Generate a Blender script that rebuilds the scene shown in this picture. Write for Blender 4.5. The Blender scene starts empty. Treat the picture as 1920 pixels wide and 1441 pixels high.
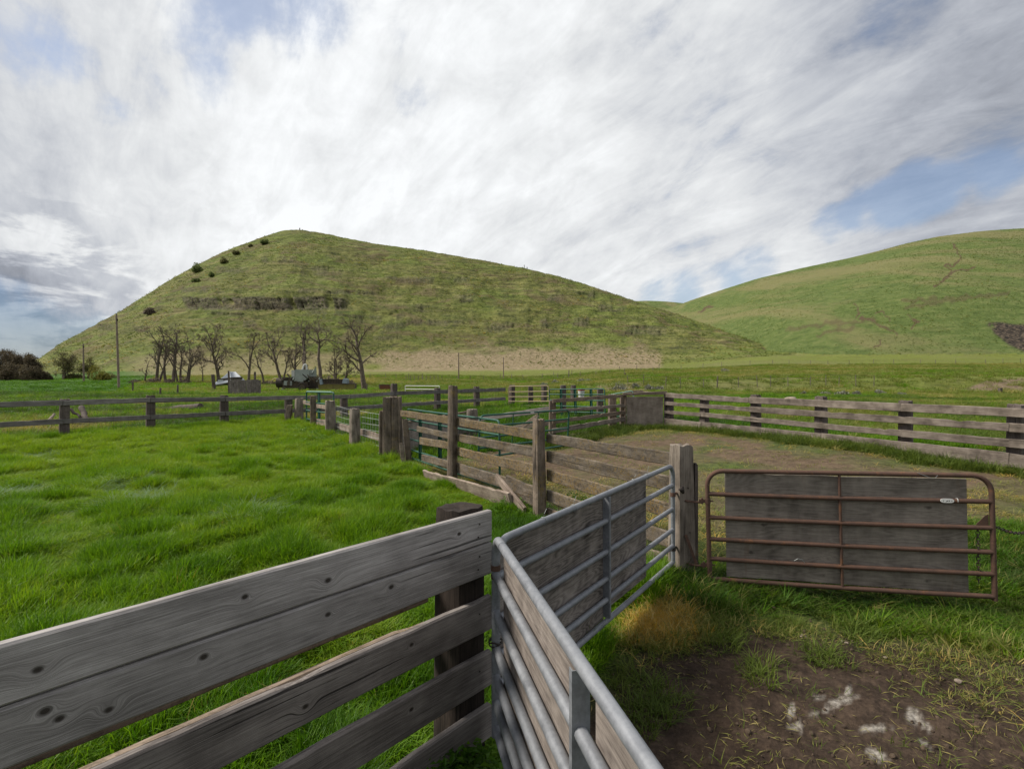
import bpy, math, random
import numpy as np
from mathutils import Vector, Matrix, Euler

# ------------------------------------------------------------------ survey
# Camera height, focal length in photo pixels and horizon row; at() turns a sight line plus a
# measured distance into a point in metres.
EYE, FOC, HOR = 2.2, 1008.0, 700.0
rng = random.Random(7)
nrng = np.random.default_rng(11)
sc = bpy.context.scene
COL = sc.collection

def at(px, py, d):
    return Vector(((px - 960) / FOC * d, d, EYE - (py - HOR) / FOC * d))

def hit(A, B, px):
    """distance at which the plan line A-B crosses a sight line"""
    u = (px - 960) / FOC
    dx, dy = B[0] - A[0], B[1] - A[1]
    t = (u * A[1] - A[0]) / (dx - u * dy)
    return A[1] + t * dy

# ------------------------------------------------------------------ noise
def _hash(ix, iy, s):
    h = (ix.astype(np.int64) * 374761393 + iy.astype(np.int64) * 668265263 + s * 974634777) & 0x7fffffff
    h = ((h ^ (h >> 13)) * 1274126177) & 0x7fffffff
    h = h ^ (h >> 16)
    return (h & 0xffff) / 65535.0

def vnoise(x, y, s=0):
    x = np.asarray(x, float); y = np.asarray(y, float)
    ix = np.floor(x); iy = np.floor(y)
    fx = x - ix; fy = y - iy
    fx = fx * fx * (3 - 2 * fx); fy = fy * fy * (3 - 2 * fy)
    a = _hash(ix, iy, s); b = _hash(ix + 1, iy, s); c = _hash(ix, iy + 1, s); d = _hash(ix + 1, iy + 1, s)
    return (a + (b - a) * fx) * (1 - fy) + (c + (d - c) * fx) * fy

def fbm(x, y, o=4, s=0, g=.5):
    t = 0; a = 1.0; n = 0
    for k in range(o):
        t = t + a * vnoise(x * 2**k + 17.3 * k, y * 2**k - 9.1 * k, s + k); n += a; a *= g
    return t / n

def sstep(a, b, x):
    t = np.clip((x - a) / (b - a), 0, 1)
    return t * t * (3 - 2 * t)

# ------------------------------------------------------------------ node helpers
class NT:
    def __init__(s, tree):
        s.t = tree
    def n(s, typ, ins=None, **props):
        nd = s.t.nodes.new(typ)
        for k, v in props.items():
            setattr(nd, k, v)
        for k, v in (ins or {}).items():
            sock = nd.inputs[k]
            if isinstance(v, bpy.types.NodeSocket):
                s.t.links.new(v, sock)
            else:
                sock.default_value = v
        return nd
    def m(s, op, a, b=0.0, c=0.0, clamp=False):
        nd = s.n('ShaderNodeMath', {0: a, 1: b, 2: c}, operation=op)
        nd.use_clamp = clamp
        return nd.outputs[0]
    def vm(s, op, a, b=(0, 0, 0), out=0, scale=None):
        nd = s.n('ShaderNodeVectorMath', {0: a, 1: b}, operation=op)
        if scale is not None:
            nd.inputs['Scale'].default_value = scale
        return nd.outputs[out]
    def mix(s, f, a, b, mode='MIX'):
        return s.n('ShaderNodeMixRGB', {0: f, 1: a, 2: b}, blend_type=mode).outputs[0]
    def noise(s, v, scale, detail=4, rough=.55, dist=0.0, out=0):
        return s.n('ShaderNodeTexNoise', {'Vector': v, 'Scale': scale, 'Detail': detail, 'Roughness': rough, 'Distortion': dist}).outputs[out]
    def ramp(s, f, stops, mode='LINEAR'):
        nd = s.n('ShaderNodeValToRGB', {0: f})
        cr = nd.color_ramp; cr.interpolation = mode
        while len(cr.elements) < len(stops):
            cr.elements.new(.5)
        for e, (p, c) in zip(cr.elements, stops):
            e.position = p
            e.color = (c, c, c, 1) if isinstance(c, (int, float)) else (*c, 1)
        return nd.outputs[0]
    def rng(s, v, a, b, c=0.0, d=1.0, smooth=True):
        return s.n('ShaderNodeMapRange', {0: v, 1: a, 2: b, 3: c, 4: d}, interpolation_type='SMOOTHSTEP' if smooth else 'LINEAR').outputs[0]
    def attr(s, name, typ='GEOMETRY', out=2):
        return s.n('ShaderNodeAttribute', attribute_name=name, attribute_type=typ).outputs[out]

def c4(c):
    return (*c, 1)

def new_mat(name):
    m = bpy.data.materials.new(name); m.use_nodes = True
    nt = m.node_tree; nt.nodes.clear()
    N = NT(nt)
    out = N.n('ShaderNodeOutputMaterial')
    return m, N, out

def finish(N, out, col, rough=.8, bump=None, bstr=.5, bdist=.01, metal=0.0, spec=.3, extra=None):
    p = N.n('ShaderNodeBsdfPrincipled', {'Base Color': col, 'Roughness': rough, 'Metallic': metal, 'Specular IOR Level': spec})
    if bump is not None:
        b = N.n('ShaderNodeBump', {'Height': bump, 'Strength': bstr, 'Distance': bdist})
        N.t.links.new(b.outputs[0], p.inputs['Normal'])
    N.t.links.new(p.outputs[0], out.inputs[0])
    return p

# ------------------------------------------------------------------ materials
def wood(name, light, mid, dark, axis='X', lichen=0.0, grimef=.55, lcol=(.25, .17, .04), knots=(), grain=1.0, stain=.5, toprot=0.0):
    """weathered timber; grain runs along the local axis"""
    m, N, out = new_mat(name)
    tc = N.n('ShaderNodeTexCoord').outputs['Object']
    rnd = N.n('ShaderNodeObjectInfo').outputs['Random']
    s = N.n('ShaderNodeSeparateXYZ', {0: tc})
    u, v, w = (s.outputs[0], s.outputs[2], s.outputs[1]) if axis == 'X' else (s.outputs[2], s.outputs[0], s.outputs[1])
    vg = v
    kmask = None
    for (ku, kv, kr) in knots:
        du = N.m('MULTIPLY', N.m('SUBTRACT', u, ku), .72); dv = N.m('SUBTRACT', v, kv)
        dist = N.m('SQRT', N.m('ADD', N.m('MULTIPLY', du, du), N.m('MULTIPLY', dv, dv)))
        fall = N.m('POWER', 2.718, N.m('MULTIPLY', N.m('MULTIPLY', dist, dist), -1.0 / (2.1 * kr)**2))
        vg = N.m('ADD', N.m('MULTIPLY', vg, N.m('SUBTRACT', 1.0, fall)), N.m('MULTIPLY', N.m('MULTIPLY', dist, fall), 1.2))
        k = N.rng(dist, kr * .35, kr * 1.1, 1.0, 0.0)
        kmask = k if kmask is None else N.m('MAXIMUM', kmask, k)
    off = N.m('MULTIPLY', rnd, 37.0)
    uo = N.m('ADD', u, off); vo = N.m('ADD', vg, off)
    low = N.noise(N.n('ShaderNodeCombineXYZ', {0: N.m('MULTIPLY', uo, 1.1), 1: N.m('MULTIPLY', vo, 5.0), 2: w}).outputs[0], 1.0, 2, .5)
    vw = N.m('ADD', vo, N.m('MULTIPLY', low, .022 * grain))
    gv = N.n('ShaderNodeCombineXYZ', {0: N.m('MULTIPLY', uo, 1.0), 1: N.m('MULTIPLY', vw, 95.0), 2: N.m('MULTIPLY', w, 45.0)}).outputs[0]
    g1 = N.noise(gv, 1.0, 5, .6, .3)
    gv2 = N.n('ShaderNodeCombineXYZ', {0: N.m('MULTIPLY', uo, 5.0), 1: N.m('MULTIPLY', vw, 420.0), 2: N.m('MULTIPLY', w, 90.0)}).outputs[0]
    g2 = N.noise(gv2, 1.0, 3, .65)
    cv = N.n('ShaderNodeCombineXYZ', {0: N.m('MULTIPLY', uo, .9), 1: N.m('MULTIPLY', vw, 38.0), 2: N.m('MULTIPLY', w, 12.0)}).outputs[0]
    crack = N.rng(N.noise(cv, 1.0, 3, .5, .05), .28, .345, 1.0, 0.0)
    ov = N.vm('ADD', tc, N.n('ShaderNodeCombineXYZ', {0: off, 1: off, 2: off}).outputs[0])
    big = N.noise(ov, 3.2, 5, .62)
    grime = N.noise(N.n('ShaderNodeCombineXYZ', {0: N.m('MULTIPLY', uo, 2.2), 1: N.m('MULTIPLY', vo, 9.0), 2: w}).outputs[0], 1.0, 5, .65, .4)
    f = N.m('ADD', N.m('MULTIPLY', g1, .45), N.m('MULTIPLY', g2, .78))
    f = N.m('ADD', f, N.m('MULTIPLY', N.m('SUBTRACT', big, .5), stain))
    f = N.m('ADD', f, N.m('MULTIPLY', N.m('SUBTRACT', grime, .5), grimef))
    col = N.ramp(f, [(.29, dark), (.57, mid), (.85, light)])
    # each piece of timber has weathered a little differently
    hsv = N.n('ShaderNodeHueSaturation', {'Saturation': 1.0, 'Value': N.rng(rnd, 0, 1, .82, 1.15, False), 'Color': col}).outputs[0]
    col = N.mix(N.m('MULTIPLY', crack, .8), hsv, c4(tuple(x * .25 for x in dark)))
    if kmask is not None:
        col = N.mix(N.m('MULTIPLY', kmask, .93), col, c4((.020, .015, .011)))
    if lichen > 0:
        ln = N.noise(ov, 55.0, 4, .7)
        lb = N.noise(ov, 4.5, 3, .6)
        lm = N.m('MULTIPLY', N.rng(ln, .46, .60), N.rng(lb, .62 - .35 * lichen, .78 - .25 * lichen))
        col = N.mix(N.m('MULTIPLY', lm, .85), col, c4(lcol))
        mot = N.rng(N.noise(ov, 21.0, 5, .72), .50, .60)
        col = N.mix(N.m('MULTIPLY', mot, .62 * min(1.0, lichen + .2)), col, c4((.030, .025, .020)))
        pn = N.rng(N.noise(ov, 80.0, 3, .7), .58, .68)
        col = N.mix(N.m('MULTIPLY', pn, .35 * lichen), col, c4((.34, .35, .30)))
    nails = N.rng(N.noise(ov, 16.0, 1, .5), .80, .84)
    col = N.mix(N.m('MULTIPLY', nails, .8), col, c4((.02, .017, .014)))
    bump = N.m('SUBTRACT', N.m('ADD', N.m('MULTIPLY', g1, .6), N.m('MULTIPLY', g2, .4)), N.m('MULTIPLY', crack, .9))
    if kmask is not None:
        bump = N.m('SUBTRACT', bump, N.m('MULTIPLY', kmask, .5))
    finish(N, out, col, .86, bump, .8, .005, spec=.22)
    return m

def plywood(name, light, mid, dark, swirl=1.0):
    m, N, out = new_mat(name)
    tc = N.n('ShaderNodeTexCoord').outputs['Object']
    s = N.n('ShaderNodeSeparateXYZ', {0: tc})
    u, v = s.outputs[0], s.outputs[2]
    a = N.noise(N.n('ShaderNodeCombineXYZ', {0: N.m('MULTIPLY', u, .75), 1: N.m('MULTIPLY', v, 5.5), 2: 0.3}).outputs[0], 1.0, 2, .45, .30 * swirl)
    ring = N.m('FRACT', N.m('MULTIPLY', a, 26.0 * swirl + 4))
    line = N.m('ABSOLUTE', N.m('SUBTRACT', ring, .5))
    fine = N.noise(N.n('ShaderNodeCombineXYZ', {0: N.m('MULTIPLY', u, 6.0), 1: N.m('MULTIPLY', N.m('ADD', v, N.m('MULTIPLY', a, .25)), 190.0), 2: 0.0}).outputs[0], 1.0, 4, .65)
    big = N.noise(tc, 2.6, 5, .65)
    drip = N.noise(N.n('ShaderNodeCombineXYZ', {0: N.m('MULTIPLY', u, 9.0), 1: N.m('MULTIPLY', v, 1.2), 2: 4.0}).outputs[0], 1.0, 4, .6)
    f = N.m('ADD', N.m('MULTIPLY', line, .55 * min(swirl, 1.0)), N.m('MULTIPLY', fine, .55))
    f = N.m('ADD', f, N.m('MULTIPLY', N.m('SUBTRACT', big, .5), .9))
    f = N.m('ADD', f, N.m('MULTIPLY', N.m('SUBTRACT', drip, .5), .35))
    col = N.ramp(f, [(.12, dark), (.45, mid), (.85, light)])
    kn = N.n('ShaderNodeTexVoronoi', {'Vector': N.n('ShaderNodeCombineXYZ', {0: N.m('MULTIPLY', u, 2.6), 1: N.m('MULTIPLY', v, 4.5), 2: 0.0}).outputs[0], 'Scale': 1.0}, feature='F1').outputs[0]
    kn2 = N.m('ADD', kn, N.m('MULTIPLY', N.noise(tc, 30, 3), .12))
    col = N.mix(N.m('MULTIPLY', N.rng(kn2, .09, .17, 1.0, 0.0), .75), col, c4(tuple(x * .35 for x in dark)))
    st = N.rng(drip, .60, .72)
    col = N.mix(N.m('MULTIPLY', st, .35), col, c4((.11, .065, .035)))
    finish(N, out, col, .85, N.m('ADD', fine, N.m('MULTIPLY', line, .6)), .5, .003, spec=.25)
    return m

def metal(name, base, dark, rough=.45, met=.0, rust=0.0, rcol=(.16, .06, .025), scale=14.0, fade=None):
    m, N, out = new_mat(name)
    tc = N.n('ShaderNodeTexCoord').outputs['Object']
    a = N.noise(tc, scale, 6, .7); b = N.noise(tc, scale * 6, 3, .7)
    d = N.noise(N.vm('MULTIPLY', tc, (3, 60, 60)), 1.0, 3, .6)
    f = N.m('ADD', N.m('MULTIPLY', a, .6), N.m('ADD', N.m('MULTIPLY', b, .25), N.m('MULTIPLY', d, .25)))
    col = N.ramp(f, [(.35, dark), (.68, base)])
    r = N.rng(a, .3, .7, rough - .1, rough + .18)
    if fade is not None:
        col = N.mix(N.m('MULTIPLY', N.rng(N.noise(tc, 5, 4, .6), .5, .7), .6), col, c4(fade))
    if rust > 0:
        rm = N.rng(N.m('ADD', N.noise(tc, 7.0, 6, .7), N.m('MULTIPLY', b, .1)), .78 - .4 * rust, .86 - .3 * rust)
        col = N.mix(N.m('MULTIPLY', rm, .85), col, c4(rcol))
        r = N.m('MAXIMUM', r, N.m('MULTIPLY', rm, .85))
    finish(N, out, col, r, N.m('ADD', b, a), .12, .002, met, .4)
    return m

def leafmat(name, c_lo, c_hi, trans=.35, scale=1.0):
    m, N, out = new_mat(name)
    tc = N.n('ShaderNodeTexCoord').outputs['Object']
    n = N.noise(tc, scale, 4, .6)
    col = N.ramp(n, [(.3, c_lo), (.7, c_hi)])
    p = N.n('ShaderNodeBsdfPrincipled', {'Base Color': col, 'Roughness': .7, 'Specular IOR Level': .2})
    t = N.n('ShaderNodeBsdfTranslucent', {0: col})
    mx = N.n('ShaderNodeMixShader', {0: trans, 1: p.outputs[0], 2: t.outputs[0]})
    N.t.links.new(mx.outputs[0], out.inputs[0])
    return m

def grassmat(name, stops, trans=.45, rough=.5, spec=.35):
    m, N, out = new_mat(name)
    t = N.attr('tint', 'INSTANCER')
    v = N.attr('bl')
    f = N.m('ADD', t, N.m('MULTIPLY', N.m('SUBTRACT', v, .5), .16))
    col = N.ramp(f, stops)
    p = N.n('ShaderNodeBsdfPrincipled', {'Base Color': col, 'Roughness': rough, 'Specular IOR Level': spec})
    tr = N.n('ShaderNodeBsdfTranslucent', {0: N.mix(1.0, col, c4((1.0, 1.0, .55)), 'MULTIPLY')})
    mx = N.n('ShaderNodeMixShader', {0: trans, 1: p.outputs[0], 2: tr.outputs[0]})
    N.t.links.new(mx.outputs[0], out.inputs[0])
    return m

# ------------------------------------------------------------------ mesh helpers
class MB:
    def __init__(s):
        s.v = []; s.f = []
    def add(s, vs, fs):
        o = len(s.v)
        s.v += [tuple(p) for p in vs]
        s.f += [tuple(i + o for i in f) for f in fs]
    def box(s, c, size, rot=None, taper=1.0):
        hx, hy, hz = size[0] / 2, size[1] / 2, size[2] / 2
        P = []
        for z in (-1, 1):
            k = taper if z > 0 else 1
            for x, y in ((-1, -1), (1, -1), (1, 1), (-1, 1)):
                p = Vector((x * hx * k, y * hy * k, z * hz))
                if rot is not None:
                    p = rot @ p
                P.append(p + Vector(c))
        s.add(P, [(3, 2, 1, 0), (4, 5, 6, 7), (0, 1, 5, 4), (1, 2, 6, 5), (2, 3, 7, 6), (3, 0, 4, 7)])
    def tube(s, pts, r, n=10, closed=False, caps=True):
        pts = [Vector(p) for p in pts]
        rs = r if isinstance(r, (list, tuple)) else [r] * len(pts)
        k = len(pts); rings = []
        t0 = None; nrm = None
        for i in range(k):
            if closed:
                t = (pts[(i + 1) % k] - pts[i - 1]).normalized()
            else:
                t = (pts[min(i + 1, k - 1)] - pts[max(i - 1, 0)]).normalized()
            if nrm is None:
                a = Vector((0, 0, 1)) if abs(t.z) < .9 else Vector((1, 0, 0))
                nrm = t.cross(a).normalized()
            else:
                nrm = (nrm - t * nrm.dot(t)).normalized()
            b = t.cross(nrm)
            rings.append([pts[i] + (nrm * math.cos(2 * math.pi * j / n) + b * math.sin(2 * math.pi * j / n)) * rs[i] for j in range(n)])
        vs = [p for ring in rings for p in ring]; fs = []
        for i in range(k if closed else k - 1):
            a = i * n; b2 = ((i + 1) % k) * n
            for j in range(n):
                fs.append((a + j, a + (j + 1) % n, b2 + (j + 1) % n, b2 + j))
        if caps and not closed:
            fs.append(tuple(range(n - 1, -1, -1)))
            fs.append(tuple((k - 1) * n + j for j in range(n)))
        s.add(vs, fs)
    def prism(s, poly, y0, y1):
        """polygon in x-z, extruded along y"""
        n = len(poly)
        vs = [(p[0], y0, p[1]) for p in poly] + [(p[0], y1, p[1]) for p in poly]
        fs = [tuple(range(n)), tuple(range(2 * n - 1, n - 1, -1))]
        for i in range(n):
            j = (i + 1) % n
            fs.append((i, i + n, j + n, j))
        s.add(vs, fs)
    def build(s, name, mat, parent=None, loc=(0, 0, 0), rot=None, smooth=False):
        me = bpy.data.meshes.new(name)
        me.from_pydata(s.v, [], s.f)
        me.materials.append(mat)
        if smooth:
            me.polygons.foreach_set('use_smooth', [True] * len(me.polygons))
            try:
                me.set_sharp_from_angle(angle=math.radians(50))
            except Exception:
                pass
        me.update()
        return put(name, me, parent, loc, rot)

def put(name, me, parent=None, loc=(0, 0, 0), rot=None):
    o = bpy.data.objects.new(name, me); COL.objects.link(o)
    o.location = loc
    if rot is not None:
        o.rotation_mode = 'XYZ'
        o.rotation_euler = rot.to_euler('XYZ') if isinstance(rot, Matrix) else rot
    if parent is not None:
        o.parent = parent
    return o

def np_mesh(name, V, F, mat, parent=None, smooth=True, attrs=None):
    """V (n,3), F (m,3|4) arrays"""
    me = bpy.data.meshes.new(name)
    V = np.asarray(V, np.float32); F = np.asarray(F, np.int32)
    k = F.shape[1]
    me.vertices.add(len(V)); me.vertices.foreach_set('co', V.ravel())
    me.loops.add(F.size); me.loops.foreach_set('vertex_index', F.ravel())
    me.polygons.add(len(F))
    me.polygons.foreach_set('loop_start', np.arange(0, F.size, k, dtype=np.int32))
    me.polygons.foreach_set('loop_total', np.full(len(F), k, np.int32))
    if smooth:
        me.polygons.foreach_set('use_smooth', np.ones(len(F), bool))
    me.update(calc_edges=True)
    for an, av in (attrs or {}).items():
        a = me.attributes.new(an, 'FLOAT', 'POINT'); a.data.foreach_set('value', np.asarray(av, np.float32))
    me.materials.append(mat)
    return put(name, me, parent)

def tag(o, label, cat, group=None, kind=None):
    o['label'] = label; o['category'] = cat
    if group: o['group'] = group
    if kind: o['kind'] = kind
    return o

def root(name, loc, label, cat, group=None, rot=None):
    o = bpy.data.objects.new(name, None); COL.objects.link(o)
    o.empty_display_size = .2
    o.location = loc
    if rot is not None:
        o.rotation_euler = rot.to_euler('XYZ') if isinstance(rot, Matrix) else rot
    return tag(o, label, cat, group)

# --- timber
def board_mesh(name, L, h, t, mat, seed=0, rough=1.0, bow=0.0, end0=None, end1=None):
    r = np.random.default_rng(seed)
    n = max(6, int(L / .11))
    xs = np.linspace(-L / 2, L / 2, n)
    c = min(.008, t * .2)
    prof = [(-t/2, -h/2 + c), (-t/2 + c, -h/2), (t/2 - c, -h/2), (t/2, -h/2 + c), (t/2, h/2 - c), (t/2 - c, h/2), (-t/2 + c, h/2), (-t/2, h/2 - c)]
    top = (fbm(xs * 2.2 + seed * 3.1, xs * 0 + seed, 4, seed) - .5) * .016 * rough
    bot = (fbm(xs * 2.0 + seed * 7.7, xs * 0 + 5, 4, seed + 9) - .5) * .016 * rough
    chip = np.clip(fbm(xs * 5 + seed, xs * 0 + 2, 2, seed + 3) - .68, 0, 1) * .10 * rough
    sag = bow * (1 - (2 * xs / L)**2)
    warp = (fbm(xs * .7 + seed, xs * 0, 2, seed + 5) - .5) * .012 * rough
    V = []; F = []
    for i, x in enumerate(xs):
        for (py, pz) in prof:
            dz = (top[i] - chip[i]) if pz > 0 else bot[i]
            xx = x
            if i in (0, n - 1):
                xx = x + (r.random() - .5) * .012 * rough
            V.append((xx, py + warp[i], pz + dz + sag[i]))
    for i in range(n - 1):
        a = i * 8; b = a + 8
        for j in range(8):
            k = (j + 1) % 8
            F.append((a + j, b + j, b + k, a + k))
    F.append(tuple(range(8))); F.append(tuple((n - 1) * 8 + j for j in range(7, -1, -1)))
    me = bpy.data.meshes.new(name)
    me.from_pydata(V, [], F); me.materials.append(mat); me.update()
    return me

_seed = [100]
def board(parent, p0, p1, h, t, mat, name='board', up=Vector((0, 0, 1)), rough=1.0, bow=0.0, label=None):
    """p0,p1: ends of the centre line, world metres"""
    p0 = Vector(p0); p1 = Vector(p1)
    _seed[0] += 1
    x = (p1 - p0); L = x.length; x.normalize()
    y = up.cross(x).normalized(); z = x.cross(y)
    M = Matrix((x, y, z)).transposed()
    me = board_mesh(name, L, h, t, mat, _seed[0], rough, bow)
    o = put(name, me, parent, (p0 + p1) / 2 - (parent.location if parent else Vector()), M)
    if label: o['label'] = label
    return o

def post_mesh(name, H, w, d, mat, seed=0, roundness=.5, groove=1.0, n=22, lean=0.0, top_slope=0.0, rough=1.0):
    r = random.Random(seed)
    rows = max(5, int(H / .12))
    V = []; F = []
    ang = [2 * math.pi * j / n for j in range(n)]
    gr = [0.0] * n
    for k in range(int(5 * groove) + 1):
        gr[r.randrange(n)] -= r.uniform(.04, .13) * groove
    e = 2 + (1 - roundness) * 7
    for i in range(rows + 1):
        z = H * i / rows
        for j, a in enumerate(ang):
            ca, sa = math.cos(a), math.sin(a)
            R = (abs(ca)**e + abs(sa)**e)**(-1 / e)
            nz = float(vnoise(np.array(j * .9 + seed), np.array(z * 1.3 + seed), seed)) - .5
            k = R * (1 + gr[j] * (.5 + .5 * (i / rows)) + nz * .12 * rough) * (1.06 - .08 * i / rows)
            zz = z
            if i == rows:
                zz += (r.random() - .5) * .03 * rough + top_slope * ca * w
                k *= .95
            V.append((ca * k * w / 2 + lean * z, sa * k * d / 2, zz))
    for i in range(rows):
        for j in range(n):
            k = (j + 1) % n
            F.append((i * n + j, i * n + k, (i + 1) * n + k, (i + 1) * n + j))
    top0 = rows * n
    V.append((lean * H, 0, H - .02 + r.random() * .01))
    mid = len(V)
    inner = []
    for j in range(n):
        p = V[top0 + j]
        V.append((p[0] * .55 + lean * H * .45, p[1] * .55, H + (r.random() - .6) * .035 * rough)); inner.append(mid + j)
    for j in range(n):
        k = (j + 1) % n
        F.append((top0 + j, top0 + k, mid + k, mid + j))
        F.append((mid + j, mid + k, mid - 1))
    me = bpy.data.meshes.new(name)
    me.from_pydata(V, [], F); me.materials.append(mat)
    me.polygons.foreach_set('use_smooth', [True] * len(me.polygons))
    try:
        me.set_sharp_from_angle(angle=math.radians(38))
    except Exception:
        pass
    me.update()
    return me

def post(parent, xy, z0, z1, w, d, mat, roundness=.5, groove=1.0, yaw=0.0, lean=0.0, tilt=0.0, name='post', label=None, rough=1.0):
    _seed[0] += 1
    me = post_mesh(name, z1 - z0, w, d, mat, _seed[0], roundness, groove, lean=lean, rough=rough)
    loc = Vector((xy[0], xy[1], z0)) - (parent.location if parent else Vector())
    o = put(name, me, parent, loc, Euler((tilt, 0, yaw)).to_matrix())
    if label: o['label'] = label
    return o

# --- scattering (one object, geometry nodes)
PROTO = {}
def proto(name, V, F, mat, attrs=None):
    me = bpy.data.meshes.new(name)
    V = np.asarray(V, np.float32)
    me.from_pydata(V.tolist(), [], [tuple(int(i) for i in f) for f in F])
    for an, av in (attrs or {}).items():
        a = me.attributes.new(an, 'FLOAT', 'POINT'); a.data.foreach_set('value', np.asarray(av, np.float32))
    me.materials.append(mat); me.update()
    return bpy.data.objects.new(name, me)

def scatter(name, protos, P, rot, scl, tint, idx, label, cat):
    coll = bpy.data.collections.new(name + '_shapes')
    for i, o in enumerate(protos):
        if o.name not in coll.objects:
            coll.objects.link(o)
    order = sorted(range(len(protos)), key=lambda i: protos[i].name)
    remap = np.empty(len(protos), int)
    for k, i in enumerate(order):
        remap[i] = k
    me = bpy.data.meshes.new(name)
    P = np.asarray(P, np.float32); n = len(P)
    me.vertices.add(n); me.vertices.foreach_set('co', P.ravel())
    for an, typ, arr in (('rot', 'FLOAT_VECTOR', rot), ('scl', 'FLOAT_VECTOR', scl)):
        a = me.attributes.new(an, typ, 'POINT'); a.data.foreach_set('vector', np.asarray(arr, np.float32).ravel())
    a = me.attributes.new('tint', 'FLOAT', 'POINT'); a.data.foreach_set('value', np.asarray(tint, np.float32))
    a = me.attributes.new('idx', 'INT', 'POINT'); a.data.foreach_set('value', remap[np.asarray(idx, int)].astype(np.int32))
    o = bpy.data.objects.new(name, me); COL.objects.link(o)
    g = bpy.data.node_groups.new(name + '_scatter', 'GeometryNodeTree')
    g.interface.new_socket('Geometry', in_out='INPUT', socket_type='NodeSocketGeometry')
    g.interface.new_socket('Geometry', in_out='OUTPUT', socket_type='NodeSocketGeometry')
    N = NT(g)
    gi = N.n('NodeGroupInput'); go = N.n('NodeGroupOutput')
    ci = N.n('GeometryNodeCollectionInfo', {'Collection': coll, 'Separate Children': True, 'Reset Children': True})
    def na(nm, typ):
        nd = N.n('GeometryNodeInputNamedAttribute', data_type=typ); nd.inputs['Name'].default_value = nm
        return nd.outputs['Attribute']
    e2r = N.n('FunctionNodeEulerToRotation', {0: na('rot', 'FLOAT_VECTOR')}).outputs[0]
    iop = N.n('GeometryNodeInstanceOnPoints', {'Points': gi.outputs[0], 'Instance': ci.outputs[0], 'Pick Instance': True,
              'Instance Index': na('idx', 'INT'), 'Rotation': e2r, 'Scale': na('scl', 'FLOAT_VECTOR')})
    g.links.new(iop.outputs[0], go.inputs[0])
    md = o.modifiers.new('scatter', 'NODES'); md.node_group = g
    return tag(o, label, cat, kind='stuff')
# ------------------------------------------------------------------ terrain heights
TY = np.array([0, 6, 9, 13, 18, 23, 28, 36, 45, 52, 58, 66, 75, 92, 110, 150, 200, 260])
TPX = np.array([-900, 0, 300, 700, 960, 1250, 1500, 1900, 2700])
_near = [0, .02, .04, .08, .22, .33, .47, .42]
def _col(*far):
    return _near + list(far)
TZ = np.array([
    _col(.38, .28, .25, .2, .3, .5, .7, .9, .9, .9),
    _col(.36, .28, .22, .2, .32, .55, .78, .72, .62, .6),
    _col(.36, .32, .30, .35, .45, .85, 1.2, 1.9, 3.0, 4.2),
    _col(.36, .28, .18, .17, .3, .72, 1.1, 2.2, 3.6, 5.0),
    _col(.36, .30, .25, .25, .32, .5, .75, 1.9, 3.5, 5.0),
    _col(.40, .50, 1.25, 1.5, 1.75, 2.1, 2.6, 3.7, 5.2, 7.0),
    _col(.32, .40, 1.75, 2.1, 2.3, 2.8, 3.3, 5.2, 8.6, 12.0),
    _col(.28, .45, 1.85, 2.2, 2.4, 2.9, 3.5, 5.4, 9.0, 13.0),
    _col(.28, .45, 1.85, 2.2, 2.4, 2.9, 3.5, 5.4, 9.0, 13.0)]).T       # [Y, px]

def base_z(X, Y):
    X = np.asarray(X, float); Y = np.asarray(Y, float)
    px = np.clip(960 + FOC * X / np.maximum(Y, 1.0), -900, 2699)
    Yc = np.clip(Y, 0, 259.9)
    i = np.clip(np.searchsorted(TY, Yc, 'right') - 1, 0, len(TY) - 2)
    j = np.clip(np.searchsorted(TPX, px, 'right') - 1, 0, len(TPX) - 2)
    fy = (Yc - TY[i]) / (TY[i + 1] - TY[i]); fx = (px - TPX[j]) / (TPX[j + 1] - TPX[j])
    fy = fy * fy * (3 - 2 * fy) * .5 + fy * .5
    fx = fx * fx * (3 - 2 * fx)
    z = (TZ[i, j] * (1 - fx) + TZ[i, j + 1] * fx) * (1 - fy) + (TZ[i + 1, j] * (1 - fx) + TZ[i + 1, j + 1] * fx) * fy
    z = z + .34 * np.exp(-((X - 7.6)**2 + (Y - 13)**2) / 34.0)
    return z

def lawn_mask(X, Y):
    """inside the green paddock: left of fence C/D, beyond the near fence, before the back fence"""
    c = (X + 2.95) * 7.15 + (Y - 13.2) * 4.87          # line (1.72,5.7)-(-2.95,13.2) approx
    sC = ((X - 1.72) * 7.5 + (Y - 5.7) * 4.67) / 8.83
    sD = ((X + 2.95) * 7.3 + (Y - 13.2) * 5.18) / 8.95
    s = np.where(Y < 13.2, sC, sD)
    sE = ((Y - 17) * 1.78 - (X + 14.17) * 1.43) / 2.283
    sA = ((Y - 3.09) * 1.352 - (X + .132) * 1.532) / 2.043
    # gate 2 line
    sG = ((Y - 3.155) * 1.71 - (X + .047) * 2.395) / 2.94
    near = np.where(X < -.1, sA, sG)
    return s, sE, near

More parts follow.
